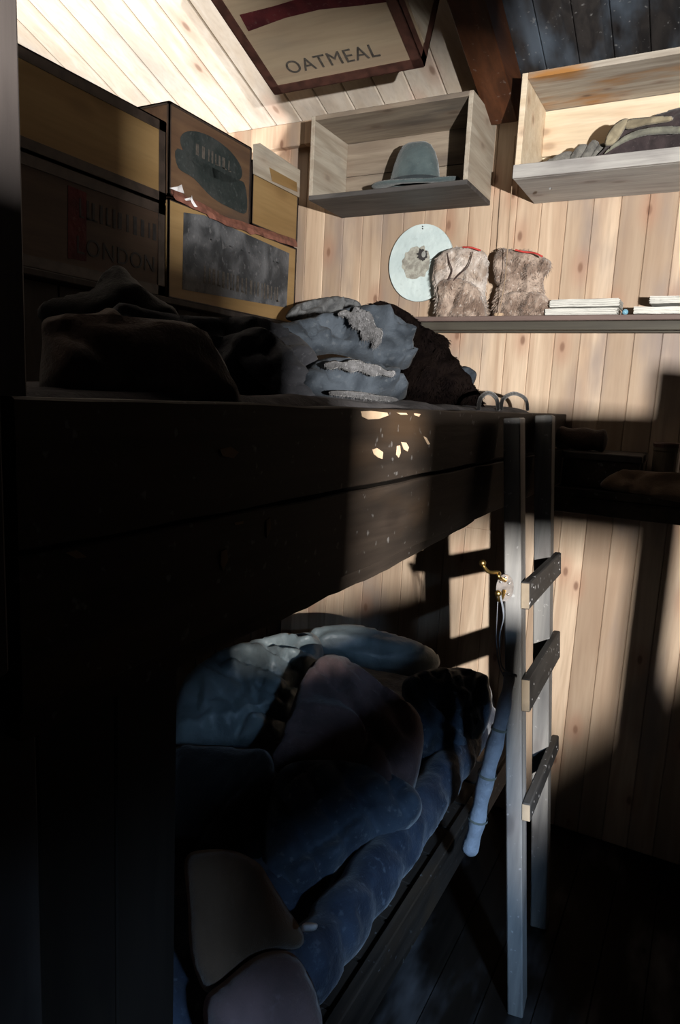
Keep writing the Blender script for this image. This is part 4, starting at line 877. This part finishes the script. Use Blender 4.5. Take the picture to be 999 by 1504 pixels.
soft('mauve_blanket', 'mauve-brown blanket crumpled in the middle of the lower bunk', 'blanket', 'mauve', [(395, 1118), (412, 1085), (428, 1040), (446, 992), (470, 966), (500, 966), (530, 985), (560, 1010), (600, 1035), (620, 1065), (620, 1110), (600, 1180), (560, 1192), (510, 1192), (460, 1165), (420, 1145)], az(520, 1090, .71), nB, .09, D=.12, fold=(.06, 130, .12, 9), rough=.006, seed=45, group=G)
# mattress roll along the edge
b = bmesh.new(); P = spline([(-.585, 2.25, .545), (-.57, 1.95, .55), (-.56, 1.65, .545), (-.555, 1.3, .54), (-.55, 1.0, .55), (-.56, .78, .55)], 16)
RR = []
for i, p in enumerate(P):
    q = .064+.009*abs(math.sin(i*.42))**.7-.006+.006*noise.noise(Vector((i*.2, 0, 0)))
    if i < 3 or i > len(P)-4: q *= .75
    RR.append((q*1.05, q*.85))
tube(b, P, RR, 28)
for v in b.verts: v.co += Vector((1, 0, 1))*(.007*fbm(v.co*24)-.004*math.exp(-(noise.noise(v.co*14)/.08)**2))
tag(obj('padded_bed_roll', b, 'mattress', loc=(-.56, 1.5, .47), smooth=True), 'long dark blue padded roll with quilted ribs along the open edge of the lower bunk', 'bed roll')
soft('tan_sack', 'tan sackcloth hung over the near end of the lower bunk', 'sack', 'sack', [(272, 1262), (300, 1248), (345, 1250), (380, 1268), (395, 1290), (420, 1330), (445, 1370), (440, 1392), (400, 1400), (360, 1420), (330, 1450), (300, 1455), (280, 1400), (276, 1330)], az(340, 1330, .70), Vector((.6, -.5, .62)), .05, D=.09, fold=(.010, 60, .06, 5), rough=.002, seed=46, group=G)
soft('grey_sack', 'dull mauve-grey sack at the bottom of the photo, under the tan sackcloth', 'sack', 'mauve', [(300, 1470), (330, 1440), (380, 1402), (425, 1398), (450, 1425), (465, 1460), (474, 1510), (460, 1560), (380, 1570), (310, 1530)], az(400, 1460, .62), Vector((.6, -.5, .62)), .06, D=.10, fold=(.02, 60, .06, 6), rough=.002, seed=47, group=G)
scrap2 = on(455, 1362, 2, .70)
b = blob([(444, 1358), (452, 1355), (466, 1357), (464, 1366), (452, 1369), (444, 1368)], scrap2, nB, .006, step=.004, fold=(.003, 10, .02, 30), seed=3)
tag(obj('paper_scrap', b, 'paper', loc=scrap2, smooth=True), 'small white scrap on the lower bunk beside the tan sack', 'paper scrap')
